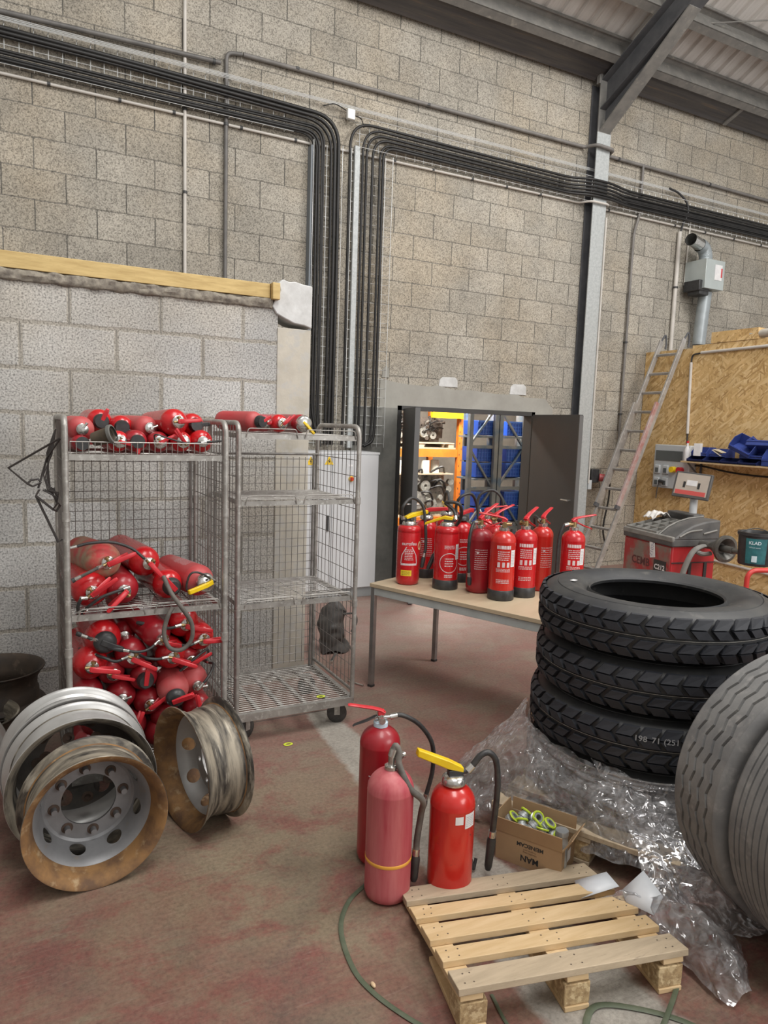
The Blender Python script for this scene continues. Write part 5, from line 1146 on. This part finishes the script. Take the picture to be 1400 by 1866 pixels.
M_eng = mat('engine_alloy', (.62, .60, .54), (.34, .33, .30), .35, .55, scale=14, c3=(.08, .08, .08), scale3=22, spots3=(.58, .68))
M_eng_d = mat('engine_dark', (.06, .05, .045), (.14, .11, .09), .5, .4, scale=10, c3=(.30, .28, .25), scale3=22, spots3=(.62, .7))
def engine(label, x, y, z, s, m, seed):
    rnd = random.Random(seed); t = thing('engine_block', label, 'engine', (x, y, z))
    mb = MB(); mb.box((0, 0, .25*s), (.62*s, .42*s, .34*s)); mb.box((0, .02, .46*s), (.58*s, .30*s, .12*s)); mb.box((0, 0, .05*s), (.5*s, .34*s, .1*s)); mb.mi = 1
    for k in range(16): c = V((rnd.uniform(-.3, .3)*s, -.22*s-rnd.uniform(0, .06), rnd.uniform(.06, .5)*s)); mb.cyl(c, c+V((rnd.uniform(-.03, .03), -.05*s, 0)), rnd.uniform(.02, .055)*s, n=14)
    mb.build('block', [m, m if seed % 2 else M_eng_d], t, smooth=40)
    for (px, pz, r) in ((-.18, .2, .11), (.02, .14, .08), (-.08, .38, .07)):
        mb = MB(); mb.lathe([(r*.3*s, -.02), (r*s, -.02), (r*.9*s, 0), (r*s, .02), (r*.3*s, .02)], 24, Matrix.Translation((px*s, -.28*s, pz*s)) @ Matrix.Rotation(pi/2, 4, 'X'), closed=True); mb.build('pulley', M_eng, t)
    mb = MB()
    for k in range(7):
        a = V((rnd.uniform(-.3, .3)*s, -.24*s, rnd.uniform(.1, .55)*s)); b = V((rnd.uniform(-.3, .3)*s, -.26*s, rnd.uniform(.1, .55)*s)); mb.tube(smooth_path([a, (a+b)/2+V((0, -.1*s, .08*s)), b]), .014*s, 6)
    mb.build('pipework', M_hose, t)
engine('pale silver engine on the lower level of the orange rack', 5.88, 9.95, .41, 1.25, M_eng, 3)
engine('dark engine on the upper level of the orange rack', 5.95, 9.95, 1.57, .75, M_eng_d, 4)
engine('wide dark engine under the yellow bar on the orange rack', 5.62, 10.1, 1.57, .85, M_eng_d, 8)
engine('smaller dark engine at the left of the orange rack\'s upper level', 5.35, 9.95, 1.57, .7, M_eng_d, 6)
t = thing('wooden_pallet', 'wooden pallet under the dark engines on the orange rack', 'pallet', (5.7, 9.98, 1.485))
for i in range(5): mb = MB(); mb.box((0, -.32+.16*i, .07), (1.2, .10, .02)); mb.build('deck_board', M_pine_old, t, smooth=0)
for x in (-.55, 0, .55): mb = MB(); mb.box((x, 0, .03), (.1, .72, .058)); mb.build('block', M_pine_old, t, smooth=0)
M_redcast = mat('red_casting', (.35, .02, .03), (.2, .015, .02), .4, scale=9)
t = thing('red_trestle', 'dark red steel trestle standing in front of the orange rack', 'trestle', (5.55, 9.1, 0)); mb = MB(); mb.box((0, 0, .36), (.9, .12, .1)); mb.build('top_bar', M_redcast, t, bevel=.005)
for sx in (-.4, .4):
    for sy in (-.12, .12): mb = MB(); mb.bar((sx, sy*.3, .36), (sx, sy, 0.01), .04, .04); mb.build('leg', M_redcast, t)
for k, (x, c) in enumerate(((5.32, 'white_tub'), (5.62, 'blue_tub'), (5.78, 'white_tub'), (6.03, 'white_tub'))):
    M_t = mat(c, (.72, .70, .64) if c[0] == 'w' else (.10, .32, .62), rough=.5); mb = MB(); mb.cyl((0, 0, 0), (0, 0, .20), .07, .065, 16); o = mb.build('tub', M_t); o.location = (x, 9.62+.12*(k % 2), 1.085+0*k); 
    tag(o, ['white tub behind the pale engine, leftmost under the orange beam', 'blue tub under the orange beam above the pale engine', 'white tub beside the blue one under the orange beam', 'white tub nearest the orange upright under the beam'][k], 'tub')
t = thing('parts_tray', 'flat wooden board under the tubs, above the pale engine', 'board', (5.7, 9.72, 1.075)); mb = MB(); mb.box((0, 0, 0), (1.1, .4, .018)); mb.build('board', M_pine_old, t, smooth=0)
# grey-blue racks with blue crates, end frames facing the door
def end_frame(label, xa, xb, y, cr, seed):
    t = thing('rack_frame', label, 'rack', (0, y, 0))
    for x in (xa, xb):
        mb = MB(); mb.box((x, 0, 1.35), (.062, .06, 2.7)); mb.build('upright', M_rk, t, smooth=0)
        mb = MB(); mb.box((x+.24, .46, 1.35), (.075, .06, 2.7)); mb.build('upright', M_rk, t, smooth=0)
    z = .3; k = 0
    for z in (.38, .96, 1.55, 2.1): mb = MB(); mb.box(((xa+xb)/2, .02, z), (xb-xa, .03, .045)); mb.build('cross_bar', M_rk, t, smooth=0)
    zz = [.38, .96, 1.55, 2.1]
    for a, b in zip(zz, zz[1:]):
        mb = MB(); p, q = (xa, xb) if k % 2 == seed else (xb, xa); mb.bar((p, .03, a), (q, .03, b), .035, .025); mb.build('brace', M_rk, t, smooth=0); k += 1
    for z in (1.12, .48, 1.72): mb = MB(); mb.box(((xa+xb)/2+.10, .24, z-.03), (xb-xa-.02, .44, .025)); mb.build('shelf', M_rk, t, smooth=0)
    return t
end_frame('grey-blue rack frame with diagonal bracing, left one in the doorway', 5.70, 6.135, 8.3, 0, 0)
end_frame('grey-blue rack frame with a long blue diagonal, right one in the doorway', 6.215, 6.66, 8.3, 0, 1)
def crate(label, x, y, z, w=.30, d=.36, h=.205):
    t = thing('plastic_crate', label, 'crate', (x, y, z), 0, 'blue crates in the racks')
    mb = MB(); mb.box((0, 0, h/2), (w, d, h), taper=(1.06, 1.03)); mb.build('bin', M_crate, t, bevel=.004)
    mb = MB()
    for i in range(6): mb.box((-w/2+w*(i+.5)/6, -d/2-.008, h/2), (.008, .008, h*.9))
    for j in range(4): mb.box((0, -d/2-.008, h*(j+.5)/4), (w*.96, .008, .007))
    mb.box((0, -d/2-.012, h-.008), (w*1.06, .016, .02)); mb.build('rib_grid', M_crate_l, t, smooth=0)
nm = ['lowest', 'second from the bottom', 'third from the bottom', 'fourth from the bottom', 'second from the top', 'topmost']
for r, (xc, wd_) in enumerate(((5.92, .33), (6.44, .34))):
    for k, z in enumerate((.475, .70, 1.115, 1.34, 1.715)):
        crate('blue crate %s in the %s grey-blue rack of the doorway' % (['lowest', 'second lowest', 'middle', 'second highest', 'highest'][k], ['left', 'right'][r]), xc+.10, 8.54, z, wd_-.03)
# ------------------------------------------------------------------ chipboard booth on the right
def osb_mat():
    m, t, b = nt('strand_board'); v = coord(t)
    out = None; cols = [((.62, .41, .17), (.46, .28, .10)), ((.70, .49, .235), (.52, .34, .14)), ((.54, .345, .145), (.36, .215, .085))]
    def layer(rot, sc, seed):
        mp = N(t, 'ShaderNodeMapping'); mr = N(t, 'ShaderNodeMapping'); mr.inputs['Rotation'].default_value = (rot, 0, 0); t.links.new(v, mr.inputs[0]); mp.inputs['Scale'].default_value = (1, sc[0], sc[1]); mp.inputs['Location'].default_value = (0, seed, seed*2); t.links.new(mr.outputs[0], mp.inputs[0])
        vo = N(t, 'ShaderNodeTexVoronoi'); vo.inputs['Scale'].default_value = 1; t.links.new(mp.outputs[0], vo.inputs['Vector']); return vo.outputs['Color']
    fac = None
    acc = None
    for i, (rot, sc) in enumerate(((.15, (48, 9)), (1.1, (44, 8)), (-.7, (46, 9)), (2.2, (42, 8)))):
        c = layer(rot, sc, i*1.7); s = N(t, 'ShaderNodeSeparateColor'); t.links.new(c, s.inputs[0])
        q = ramp(t, s.outputs[0], [(0, (.42, .25, .095)), (.25, (.58, .37, .15)), (.62, (.68, .455, .20)), (1, (.80, .59, .31))])
        acc = q if acc is None else mixc(t, ramp(t, s.outputs[1], [(.64, 0), (.69, 1)]), acc, q)
    acc = mixc(t, 1, acc, ramp(t, noi(t, v, 1.3, 4), [(.3, .82), (.7, 1.08)]), 'MULTIPLY')
    t.links.new(acc, b.inputs['Base Color']); b.inputs['Roughness'].default_value = .7; bump(t, b, acc, .15, .004); return m
M_osb = osb_mat()
XO = 7.65
def board(label, y0, y1, z0, z1, x=XO): mb = MB(); mb.box((x+.009, (y0+y1)/2, (z0+z1)/2), (.018, y1-y0, z1-z0)); return tag(mb.build('strand_board', M_osb, smooth=0), label, 'board')
board('narrow strand board panel at the back of the booth, beside the ladder', 6.335, 7.09, 0.01, 2.90, XO+.02)
board('large strand board panel of the booth, behind the bins and the wheel balancer', 2.5, 6.33, 0.01, 2.93)
mb = MB(); mb.box((7.75, 5.75, 3.0), (.22, .62, .13)); tag(mb.build('offcut_board', M_osb, smooth=0), 'strand board offcut lying on top of the booth near the duct', 'board')
M_tarp = mat('white_tarp', (.60, .57, .51), (.42, .38, .32), .6, scale=8, bmp=.4, bscale=18)
mb = MB()
def tp(u, v):
    y = 5.55-1.6*u; a = 2*pi*v; r = .045+.018*noise.noise(V((u*9, v*2, 1))); return V((7.70+r*1.4*cos(a), y, 3.0+r*sin(a)+.03*noise.noise(V((u*5, 3, v)))))
mb.grid(60, 14, tp); tag(mb.build('rolled_tarp', M_tarp, smooth=60), 'crumpled pale tarp rolled up along the top of the booth', 'tarp')
mb = MB(); pts = corner_path([(XO-.018, 3.2, 2.875), (XO-.018, 6.18, 2.83)], .02); mb.tube(pts, .018, 10); tag(mb.build('conduit', M_white_pipe), 'pale conduit running level along the top of the strand board', 'conduit')
t = thing('conduit', 'pale vertical conduit on the strand board ending above the socket box', 'conduit', (XO-.018, 6.30, 2.72)); mb = MB(); mb.tube([(0, .017, 0), (0, -.015, -.89)], .018, 10); mb.build('tube', M_white_pipe, t)
mb = MB(); mb.tube(smooth_path([(0, -.10, .105), (0, .0, .085), (0, .017, -.02)]), .010, 8); mb.build('flexible_end', M_black, t); mb = MB(); mb.tube([(0, -.015, -.86), (0, -.018, -1.02)], .010, 8); mb.build('flexible_end', M_black, t)
# distribution box with sockets
M_grey_plastic = mat('grey_plastic', (.52, .54, .55), (.46, .48, .49), .45, scale=4)
M_window = mat('tinted_window', (.10, .11, .11), rough=.15)
t = thing('distribution_box', 'grey distribution box with sockets mounted on the strand board', 'electrical box', (XO-.07, 6.40, 1.40))
mb = MB(); mb.box((0, 0, 0), (.13, .56, .56)); mb.build('case', M_grey_plastic, t, bevel=.01)
mb = MB(); mb.box((-.068, .04, .14), (.012, .42, .13)); mb.build('breaker_window', M_window, t, bevel=.004)
for (y, z) in ((.20, -.04), (.07, -.04), (.20, -.20), (.07, -.20)):
    mb = MB(); mb.box((-.075, y, z), (.03, .085, .11)); s_ = mb.build('socket', M_grey_plastic, t, bevel=.008); mb = MB(); mb.box((-.092, y, z-.01), (.006, .05, .06)); mb.build('socket_cover', M_window, s_, bevel=.003)
for (y, c) in ((-.06, M_yellow), (-.17, M_lever_red)): mb = MB(); mb.cyl((-.06, y, -.03), (-.13, y, -.03), .038, n=16); mb.build('industrial_socket', c, t)
mb = MB(); mb.tube([(-.1, .14, -.19), (-.1, .06, -.20)], .02, 10); mb.tube(smooth_path([(-.1, .14, -.2), (-.11, .15, -.3), (-.12, .15, -.42)]), .006, 6); mb.build('plug', M_black, t)
t = thing('spray_bottle', 'white spray bottle hung at the corner of the grey socket box', 'bottle', (XO-.16, 6.15, 1.49)); mb = MB(); mb.lathe([(0, 0), (.032, 0), (.034, .02), (.034, .14), (.02, .17), (.012, .19), (.012, .23), (0, .23)], 20); mb.build('bottle', M_whitel, t); mb = MB(); mb.box((0, 0, .12), (.06, .02, .01)); mb.cyl((0, 0, .225), (0, 0, .25), .016, n=10); mb.build('cap', M_lever_red, t)
# shelf with blue bins
M_bin = mat('blue_bin', (.045, .075, .30), (.035, .06, .235), .4, scale=5)
M_bin_d = mat('navy_bin', (.012, .02, .085), (.018, .028, .10), .4, scale=5)
t = thing('wall_shelf', 'thin wooden shelf on the strand board carrying the blue bins', 'shelf', (7.50, 5.30, 1.485)); mb = MB(); mb.box((0, 0, 0), (.28, 1.66, .02)); mb.build('board', M_pine, t, bevel=.002)
for y in (.74, -.6): mb = MB(); mb.bar((.13, y, -.01), (.13, y, -.22), .02, .02); mb.bar((-.11, y, -.015), (.13, y, -.2), .02, .012); mb.build('bracket', M_steel_d, t)
def bin_(label, loc, size, rot=(0, 0, 0), m=None):
    """open-fronted stacking bin, front to -x"""
    w, d, h = size; t = thing('storage_bin', label, 'bin'); t.location = loc; t.rotation_euler = rot; th = .006
    mb = MB(); mb.box((0, 0, th/2), (d, w, th)); mb.box((d/2-th/2, 0, h/2), (th, w, h))
    for s in (-1, 1): mb.prism([(-d/2, 0), (d/2, 0), (d/2, h), (-d/2+d*.35, h), (-d/2, h*.45)], s*w/2-th/2, s*w/2+th/2, 'y')
    mb.box((-d/2+th/2, 0, h*.22), (th, w, h*.44)); mb.build('shell', m or M_bin, t, smooth=0)
    mb = MB(); mb.box((-d/2-.004, 0, h*.36), (.01, w, .012)); mb.build('front_lip', m or M_bin, t, smooth=0)
for k in range(4): bin_('low navy bin in the shelf\'s bottom row, %s from the socket box' % ['first', 'second', 'third', 'fourth'][k], (7.46, 5.93-.235*k, 1.4955), (.22, .20, .065), m=M_bin_d)
bin_('blue bin behind the white carton on the shelf', (7.50, 5.92, 1.562), (.21, .17, .11))
bin_('blue bin holding papers on the shelf', (7.50, 5.66, 1.562), (.21, .17, .10))
bin_('blue bin tipped forward on top of the others', (7.45, 5.35, 1.66), (.26, .20, .13), (.45, -.35, 0))
bin_('blue bin standing on its end above the shelf, brightest of the bins', (7.48, 5.16, 1.68), (.28, .18, .15), (0, .5, 0))
bin_('blue bin at the right picture edge on the shelf', (7.47, 4.93, 1.4955), (.25, .22, .19))
bin_('blue bin under the tipped one on the shelf', (7.49, 5.22, 1.562), (.28, .17, .105))
mb = MB(); mb.box((0, 0, .075), (.05, .085, .15)); o = mb.build('small_carton', M_whitel, bevel=.002); o.location = (7.41, 5.93, 1.565); o.rotation_euler = (0, 0, .2); tag(o, 'small white carton standing in the bins on the shelf', 'carton')
mb = MB(); mb.box((0, 0, .012), (.10, .14, .004), Matrix.Rotation(.5, 3, 'X')); mb.box((.01, -.01, .035), (.10, .13, .004), Matrix.Rotation(.3, 3, 'X')); o = mb.build('paper_bundle', mat('cream_paper', (.62, .55, .42)), smooth=0); o.location = (7.44, 5.66, 1.60); tag(o, 'cream papers sticking out of a blue bin on the shelf', 'paper')
mb = MB(); mb.tube(smooth_path([(XO-.03, 6.20, 1.28), (XO-.03, 6.16, 1.41), (XO-.03, 6.02, 1.435), (XO-.03, 5.6, 1.385), (XO-.03, 5.1, 1.37), (XO-.03, 4.4, 1.40)]), .011, 8); tag(mb.build('cable', M_cable), 'thick black cable sagging under the shelf on the strand board', 'cable')
mb = MB(); mb.tube([(XO-.02, 5.80, .30), (XO-.02, 4.3, .24)], .016, 8); tag(mb.build('conduit', M_white_pipe), 'pale conduit low on the strand board behind the bucket', 'conduit')
# ladder
M_lad = mat('ladder_aluminium', (.46, .44, .415), (.34, .32, .30), .45, .4, scale=7, c3=(.55, .53, .50), scale3=20)
M_lad_r = mat('ladder_red_wear', (.42, .20, .18), (.50, .42, .40), .5, .2, scale=8)
t = thing('ladder', 'tall aluminium extension ladder leaning on the strand board booth', 'ladder', (0, 0, 0))
def lp(s, side, off=0): 
    a = V((6.41-off, 6.86 if side else 6.50, 0.0)); b = V((7.62-off, 6.80 if side else 6.44, 3.02)); return a+(b-a)*s
for sd in (0, 1):
    mb = MB(); mb.bar(lp(.0, sd), lp(1.0, sd), .028, .065, (1, 0, .4)); mb.build('stile', M_lad, t, bevel=.003)
    mb = MB(); mb.tube(smooth_path([lp(1.0, sd), lp(1.02, sd)+V((.04, 0, .02)), lp(1.0, sd)+V((.09, 0, -.02)), lp(.985, sd)+V((.10, 0, -.05))]), .012, 8); mb.build('top_hook', M_steel_d, t)
    mb = MB(); mb.bar(lp(.30, sd, .05), lp(.73, sd, .05), .03, .06, (1, 0, .4)); mb.build('extension_stile', M_lad_r if not sd else M_lad, t, bevel=.003)
    mb = MB(); mb.bar(lp(.285, sd, .05), lp(.30, sd, .05), .034, .066, (1, 0, .4)); mb.build('end_cap', M_steel_d, t)
for k in range(12): mb = MB(); s_ = .035+k*.082; mb.bar(lp(s_, 0), lp(s_, 1), .03, .03, (1, 0, .4)); mb.build('rung', M_lad, t, bevel=.003)
# wall socket by the column
t = thing('wall_socket', 'dark socket with a red plug on the block wall right of the column', 'socket', (6.90, W-.06, 1.22)); mb = MB(); mb.box((-.09, 0, .02), (.14, .1, .18)); mb.build('case', M_blackp, t, bevel=.008); mb = MB(); mb.cyl((-.03, -.05, 0), (.07, -.12, -.01), .05, n=16); mb.build('plug', mat('faded_red_plug', (.42, .08, .08), rough=.5), t)
mb = MB(); mb.tube(smooth_path([(.06, -.10, -.03), (.16, -.06, -.08), (.20, -.02, -.3), (.16, 0, -.7), (.26, 0, -1.0)]), .012, 8); mb.build('lead', M_cable, t)
t = thing('conduit', 'thin white conduit running down the column\'s right edge to a switch', 'conduit', (CX+.112, CY-.015, 1.15)); mb = MB(); mb.tube([(0, 0, .0), (0, 0, 3.3)], .010, 8); mb.build('tube', M_white_pipe, t); mb = MB(); mb.box((.03, .03, -.02), (.06, .06, .12)); mb.build('switch_box', M_grey_plastic, t, bevel=.004)
# fan box and ducts
M_duct = mat('duct_grey', (.40, .44, .46), (.33, .365, .38), .4, .4, scale=9)
t = thing('fan_box', 'pale metal fan box on the block wall with a spiral duct above and below', 'fan', (8.45, 6.9, 3.96))
mb = MB(); mb.box((0, 0, 0), (.37, .34, .38)); mb.build('case', mat('fan_case', (.50, .55, .54), (.45, .49, .48), .4, .3, scale=4), t, bevel=.004)
mb = MB(); mb.box((.06, -.173, .03), (.14, .004, .20)); L_ = mb.build('data_label', M_whitel, t, smooth=0); mb = MB(); mb.box((.12, -.176, .03), (.022, .004, .12)); mb.build('red_stripe', M_lever_red, L_, smooth=0)
mb = MB(); mb.box((-.14, .0, -.15), (.20, .26, .14)); mb.box((-.12, -.02, -.24), (.18, .2, .06)); mb.build('motor', M_blackp, t, bevel=.01)
def spiral(mb, pts, r, ridges):
    P = []; rs = []
    path = smooth_path(pts, 10)
    for i, p in enumerate(path): P.append(p); rs.append(r*(1.03 if i % 2 else 1.0))
    mb.tube(P, rs, 24, caps=False)
mb = MB(); spiral(mb, [(.05, 0, -.20), (.05, .02, -.5), (.05, .04, -.9)], .085, 20); mb.build('lower_duct', M_duct, t, smooth=25)
mb = MB(); spiral(mb, [(.0, 0, .18), (-.01, 0, .28), (-.07, -.01, .36), (-.18, -.03, .385)], .085, 20); mb.build('elbow_duct', M_duct, t, smooth=25)
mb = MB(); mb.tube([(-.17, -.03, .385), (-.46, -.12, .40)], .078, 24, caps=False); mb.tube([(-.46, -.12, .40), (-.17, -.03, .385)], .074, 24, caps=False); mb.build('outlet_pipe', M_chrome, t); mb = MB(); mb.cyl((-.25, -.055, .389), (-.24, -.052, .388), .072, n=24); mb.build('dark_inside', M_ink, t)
t = thing('conduit', 'thin pale conduit feeding the fan box on its left side', 'conduit', (8.27, W-.03, 3.85)); mb = MB(); mb.tube([(0, 0, 0), (.03, 0, .95)], .010, 8); mb.build('tube', M_white_pipe, t)
# ------------------------------------------------------------------ wheel balancer
ba = rad(-10); B_ex = V((cos(ba), sin(ba), 0)); B_ey = V((-sin(ba), cos(ba), 0))
M_bred = mat('machine_red', (.45, .02, .025), (.36, .02, .022), .4, scale=4)
M_bdirt = mat('dirty_machine_red', (.34, .035, .035), (.20, .16, .13), .6, scale=4, spots=(.42, .58), c3=(.25, .22, .19), scale3=9, spots3=(.58, .75))
M_bgrey = mat('machine_grey', (.065, .065, .066), (.12, .115, .11), .6, scale=5, c3=(.22, .21, .195), scale3=12, spots3=(.66, .82))
M_bdust = mat('dusty_grey', (.27, .26, .24), (.19, .185, .17), .7, scale=10)
t = thing('wheel_balancer', 'red wheel balancing machine with grey tool tray, standing behind the tyre stack', 'machine', (5.07, 4.23, 0), ba)
bw_, bd_ = .46, .66
mb = MB(); mb.box((bw_/2, bd_/2, .43), (bw_, bd_, .84)); mb.build('cabinet', M_bred, t, bevel=.012)
mb = MB(); mb.box((-.003, bd_/2, .45), (.008, bd_-.03, .76)); pn = mb.build('side_panel', M_bdirt, t, smooth=0)
mb = MB(); fmp = lambda y0, z0: (lambda x, y: V((-.0085, y0-x, z0+y)))
mb.text('CEMB', .10, fmp(.40, .645), bold=.02); mb.build('lettering', mat('worn_lettering', (.10, .03, .03)), pn, smooth=0)
mb = MB(); mb.box((-.009, .135, .635), (.004, .16, .125)); bl = mb.build('badge', M_ink, pn, smooth=0); mb = MB(); mb.text('C212', .062, lambda x, y: V((-.0117, .135-x, .635+y)), bold=.03); mb.build('badge_number', M_whitel, bl, smooth=0)
mb = MB(); mb.add([(-.0095, .27, .70), (-.0095, .20, .715), (-.0095, .225, .875), (-.0095, .295, .86)], [(0, 1, 2, 3)]); sl = mb.build('paper_label', M_whitel, pn, smooth=0)
Rl = Matrix.Rotation(rad(78), 2); mb = MB(); mb.text('21074', .055, lambda x, y: V((-.0103, .247-(Rl @ V((x, y))).x, .785+(Rl @ V((x, y))).y)), bold=.01); mb.build('label_number', mat('grey_ink', (.35, .36, .42)), sl, smooth=0)
mb = MB()      # front recess panels
mb.box((bw_*.42, -.004, .40), (.03, .01, .6)); mb.box((bw_*.78, -.004, .40), (.03, .01, .6)); mb.box((bw_/2, -.003, .70), (bw_, .008, .008)); mb.build('front_slot', M_ink, t, smooth=0)
mb = MB(); mb.box((bw_/2, bd_/2, .875), (bw_+.03, bd_+.03, .07)); mb.build('tray_rim', M_bgrey, t, bevel=.012)
mb = MB()      # compartment grid on the far part of the lid, rising towards the back
x0, x1, y0, y1 = .0, .40, .22, bd_-.02; zt = lambda x: .92+.20*x
for j in range(5): yy = y0+(y1-y0)*j/4; mb.bar((x0, yy, zt(x0)), (x1, yy, zt(x1)), .009, .05)
for i in range(5): xx = x0+(x1-x0)*i/4; mb.bar((xx, y0, zt(xx)), (xx, y1, zt(xx)), .009, .05)
mb.build('compartment_grid', M_bdust, t, smooth=0)
mb = MB(); mb.add([(x0, y0, .912), (x1, y0, .98), (x1, y1, .98), (x0, y1, .912)], [(0, 1, 2, 3)]); mb.build('tray_floor', M_ink, t, smooth=0)
mb = MB(); mb.box((-.004, bd_/2, .905), (.03, bd_+.03, .05)); mb.build('front_lip', M_bdust, t, bevel=.01)
mb = MB()      # swept wheel-guard hump on the near side
pr = [(-.01, .90), (.02, .925), (.10, .985), (.20, 1.03), (.32, 1.06), (bw_+.02, 1.075), (bw_+.02, .90)]
mb.prism(pr, -.018, .20, 'y'); mb.build('lid_hump', M_bgrey, t, bevel=.014)
mb = MB(); mb.tube([(x, .20, z+.004) for x, z in pr[0:6]], .008, 6); mb.build('dusty_ridge', M_bdust, t)
mb = MB(); mb.tube(smooth_path([(.05, -.02, .93), (.15, -.021, .975), (.28, -.021, .99)]), .008, 6); mb.build('dusty_ridge', M_bdust, t); mb = MB(); mb.tube([(.30, -.021, .955), (.44, -.021, .985)], .008, 6); mb.build('dusty_ridge', M_bdust, t)
mb = MB(); mb.box((.47, .42, 1.03), (.12, .36, .12)); mb.build('rear_tray', M_bgrey, t, bevel=.01); mb = MB(); mb.box((.405, .44, 1.045), (.012, .22, .06)); mb.build('tray_opening', M_ink, t, smooth=0)
mb = MB(); mb.cyl((.50, .36, 1.08), (.50, .36, 1.24), .035, n=12); mb.build('monitor_post', M_grey_plastic, t)
mc = V((.47, .36, 1.345)); Rm = Matrix.Rotation(rad(-68), 3, 'Z') @ Matrix.Rotation(-.22, 3, 'X') @ Matrix.Rotation(.05, 3, 'Y'); mb = MB(); mb.box(mc, (.35, .035, .24), Rm); mo = mb.build('monitor', M_bgrey, t, bevel=.006)
mb = MB(); mb.box(mc+Rm @ V((0, -.019, .005)), (.31, .003, .20), Rm); ms = mb.build('screen', mat('screen_beige', (.50, .44, .37), (.44, .38, .33), .3, scale=6), mo, smooth=0)
mb = MB(); mb.box(mc+Rm @ V((0, -.0215, -.072)), (.29, .002, .04), Rm); mb.build('screen_panel', mat('screen_red', (.60, .10, .09), rough=.4), ms, smooth=0)
for x in (-.07, .07): mb = MB(); mb.box(mc+Rm @ V((x, -.0215, .0)), (.022, .002, .055), Rm); mb.build('screen_button', M_ink, ms, smooth=0)
mb = MB(); mb.box(mc+Rm @ V((0, -.0215, .02)), (.10, .002, .05), Rm); mb.build('screen_note', M_whitel, ms, smooth=0)
# shaft with cone
mb = MB(); sx, sz = .29, .85; M_shaft = mat('greasy_steel', (.12, .115, .105), (.20, .19, .17), .45, .5, scale=16)
mb.cyl((sx, 0, sz+.02), (sx, -.14, sz+.02), .032, n=18); mb.build('flange', M_shaft, t); mb = MB(); mb.cyl((sx, -.13, sz+.02), (sx, -.62, sz+.02), .020, n=14); mb.build('shaft', M_shaft, t)
mb = MB(); mb.lathe([(.03, .0), (.055, .06), (.10, .13), (.115, .15), (.115, .175), (.09, .18), (.075, .165), (.04, .12), (.03, .12)], 32, Matrix.Translation((sx, -.13, sz+.02)) @ Matrix.Rotation(pi/2, 4, 'X'), closed=True); mb.cyl((sx, -.25, sz+.02), (sx, -.38, sz+.02), .03, n=14); mb.build('centring_cone', M_shaft, t)
mb = MB(); mb.tube(smooth_path([(.36, -.05, .84), (.22, -.10, .86), (.12, -.10, .80), (.05, -.09, .62), (.045, -.09, .50)]), [.030]*33, 10, flat=(1.0, .6)); mb.tube(smooth_path([(.14, -.10, .83), (.20, -.13, .80), (.30, -.12, .80)]), .02, 8); mb.build('measuring_arm', M_bdust, t)
t2 = thing('crumpled_cloth', 'crumpled white cloth lying on the balancer\'s tool tray', 'cloth'); t2.matrix_world = Matrix.Translation((5.07, 4.23, 0)) @ Matrix.Rotation(ba, 4, 'Z') @ Matrix.Translation((.30, bd_-.06, 1.02))
mb = MB(); mb.grid(16, 16, lambda u, v: V(((u-.5)*.20, (v-.5)*.16, .05*(1-(2*u-1)**2)+.035*noise.noise(V((u*5, v*5, 2)))))); mb.build('cloth', mat('white_cloth', (.66, .64, .61)), t2, solid=.004, smooth=60)
# bucket hung on the shaft
t = thing('bucket', 'black plastic bucket with a teal label hanging on the balancer shaft', 'bucket'); bc = V((5.07, 4.23, 0)) + B_ex*.29 - B_ey*.60 + V((0, 0, .80)); t.matrix_world = Matrix.Translation(bc)
mb = MB(); mb.lathe([(0, 0), (.113, 0), (.118, .01), (.128, .235), (.136, .238), (.136, .262), (.126, .264), (.118, .24), (.108, .02), (0, .015)], 40); mb.build('pail', M_blackp, t)
va = math.atan2(-bc.y, -bc.x); mb = MB()
mb.grid(14, 1, lambda u, v: ((.1195+.0105*v*.9)*cos(va-.55+1.25*u), (.1195+.0105*v*.9)*sin(va-.55+1.25*u), .02+.20*v)); la = mb.build('label', mat('teal_label', (.02, .10, .12), (.04, .20, .21), .4, scale=14), t, smooth=60)
mb = MB(); mb.text('KLAD', .035, cylmap(.1305, va-.02, .185), bold=.03); mb.text('Wheel paste', .016, cylmap(.129, va-.02, .15)); patch(mb, .127, va-.15, va+.15, .035, .085, .0005); mb.build('label_print', mat('label_white_blue', (.55, .68, .72)), la, smooth=0)
mb = MB(); mb.tube(smooth_path([V((.136*cos(va-1.4), .136*sin(va-1.4), .25)), V((0, 0, .29)), V((.136*cos(va+1.7), .136*sin(va+1.7), .25))], 8), .004, 6); mb.build('handle', M_blackp, t)
# red tubular handle at the right picture edge
M_rt = mat('red_tube', (.62, .05, .04), (.52, .04, .035), .35, scale=10)
t = thing('hand_truck', 'red tubular trolley whose bent handle shows right of the tyre stack', 'trolley', (4.74, 3.28, 0)); u_ = V((.42, -.15, 0))
mb = MB(); mb.tube(corner_path([(0, 0, .03), (0, 0, .845), tuple(V((0, 0, .845))+u_), tuple(V((0, 0, .03))+u_)], .08, 6), .018, 12); mb.build('frame', M_rt, t)
mb = MB(); mb.box(u_/2+V((-.06, -.12, .02)), (.44, .24, .012), Matrix.Rotation(math.atan2(u_.y, u_.x), 3, 'Z')); mb.build('toe_plate', M_rt, t)
for s_ in (-.03, 1.03):
    mb = MB(); mb.lathe([(0, -.02), (.08, -.02), (.09, -.01), (.09, .01), (.08, .02), (0, .02)], 24, Matrix.Translation(u_*s_+V((.03, .06, .09))) @ Matrix.Rotation(math.atan2(u_.y, u_.x), 4, 'Z') @ Matrix.Rotation(pi/2, 4, 'Y')); mb.build('wheel', M_black, t)
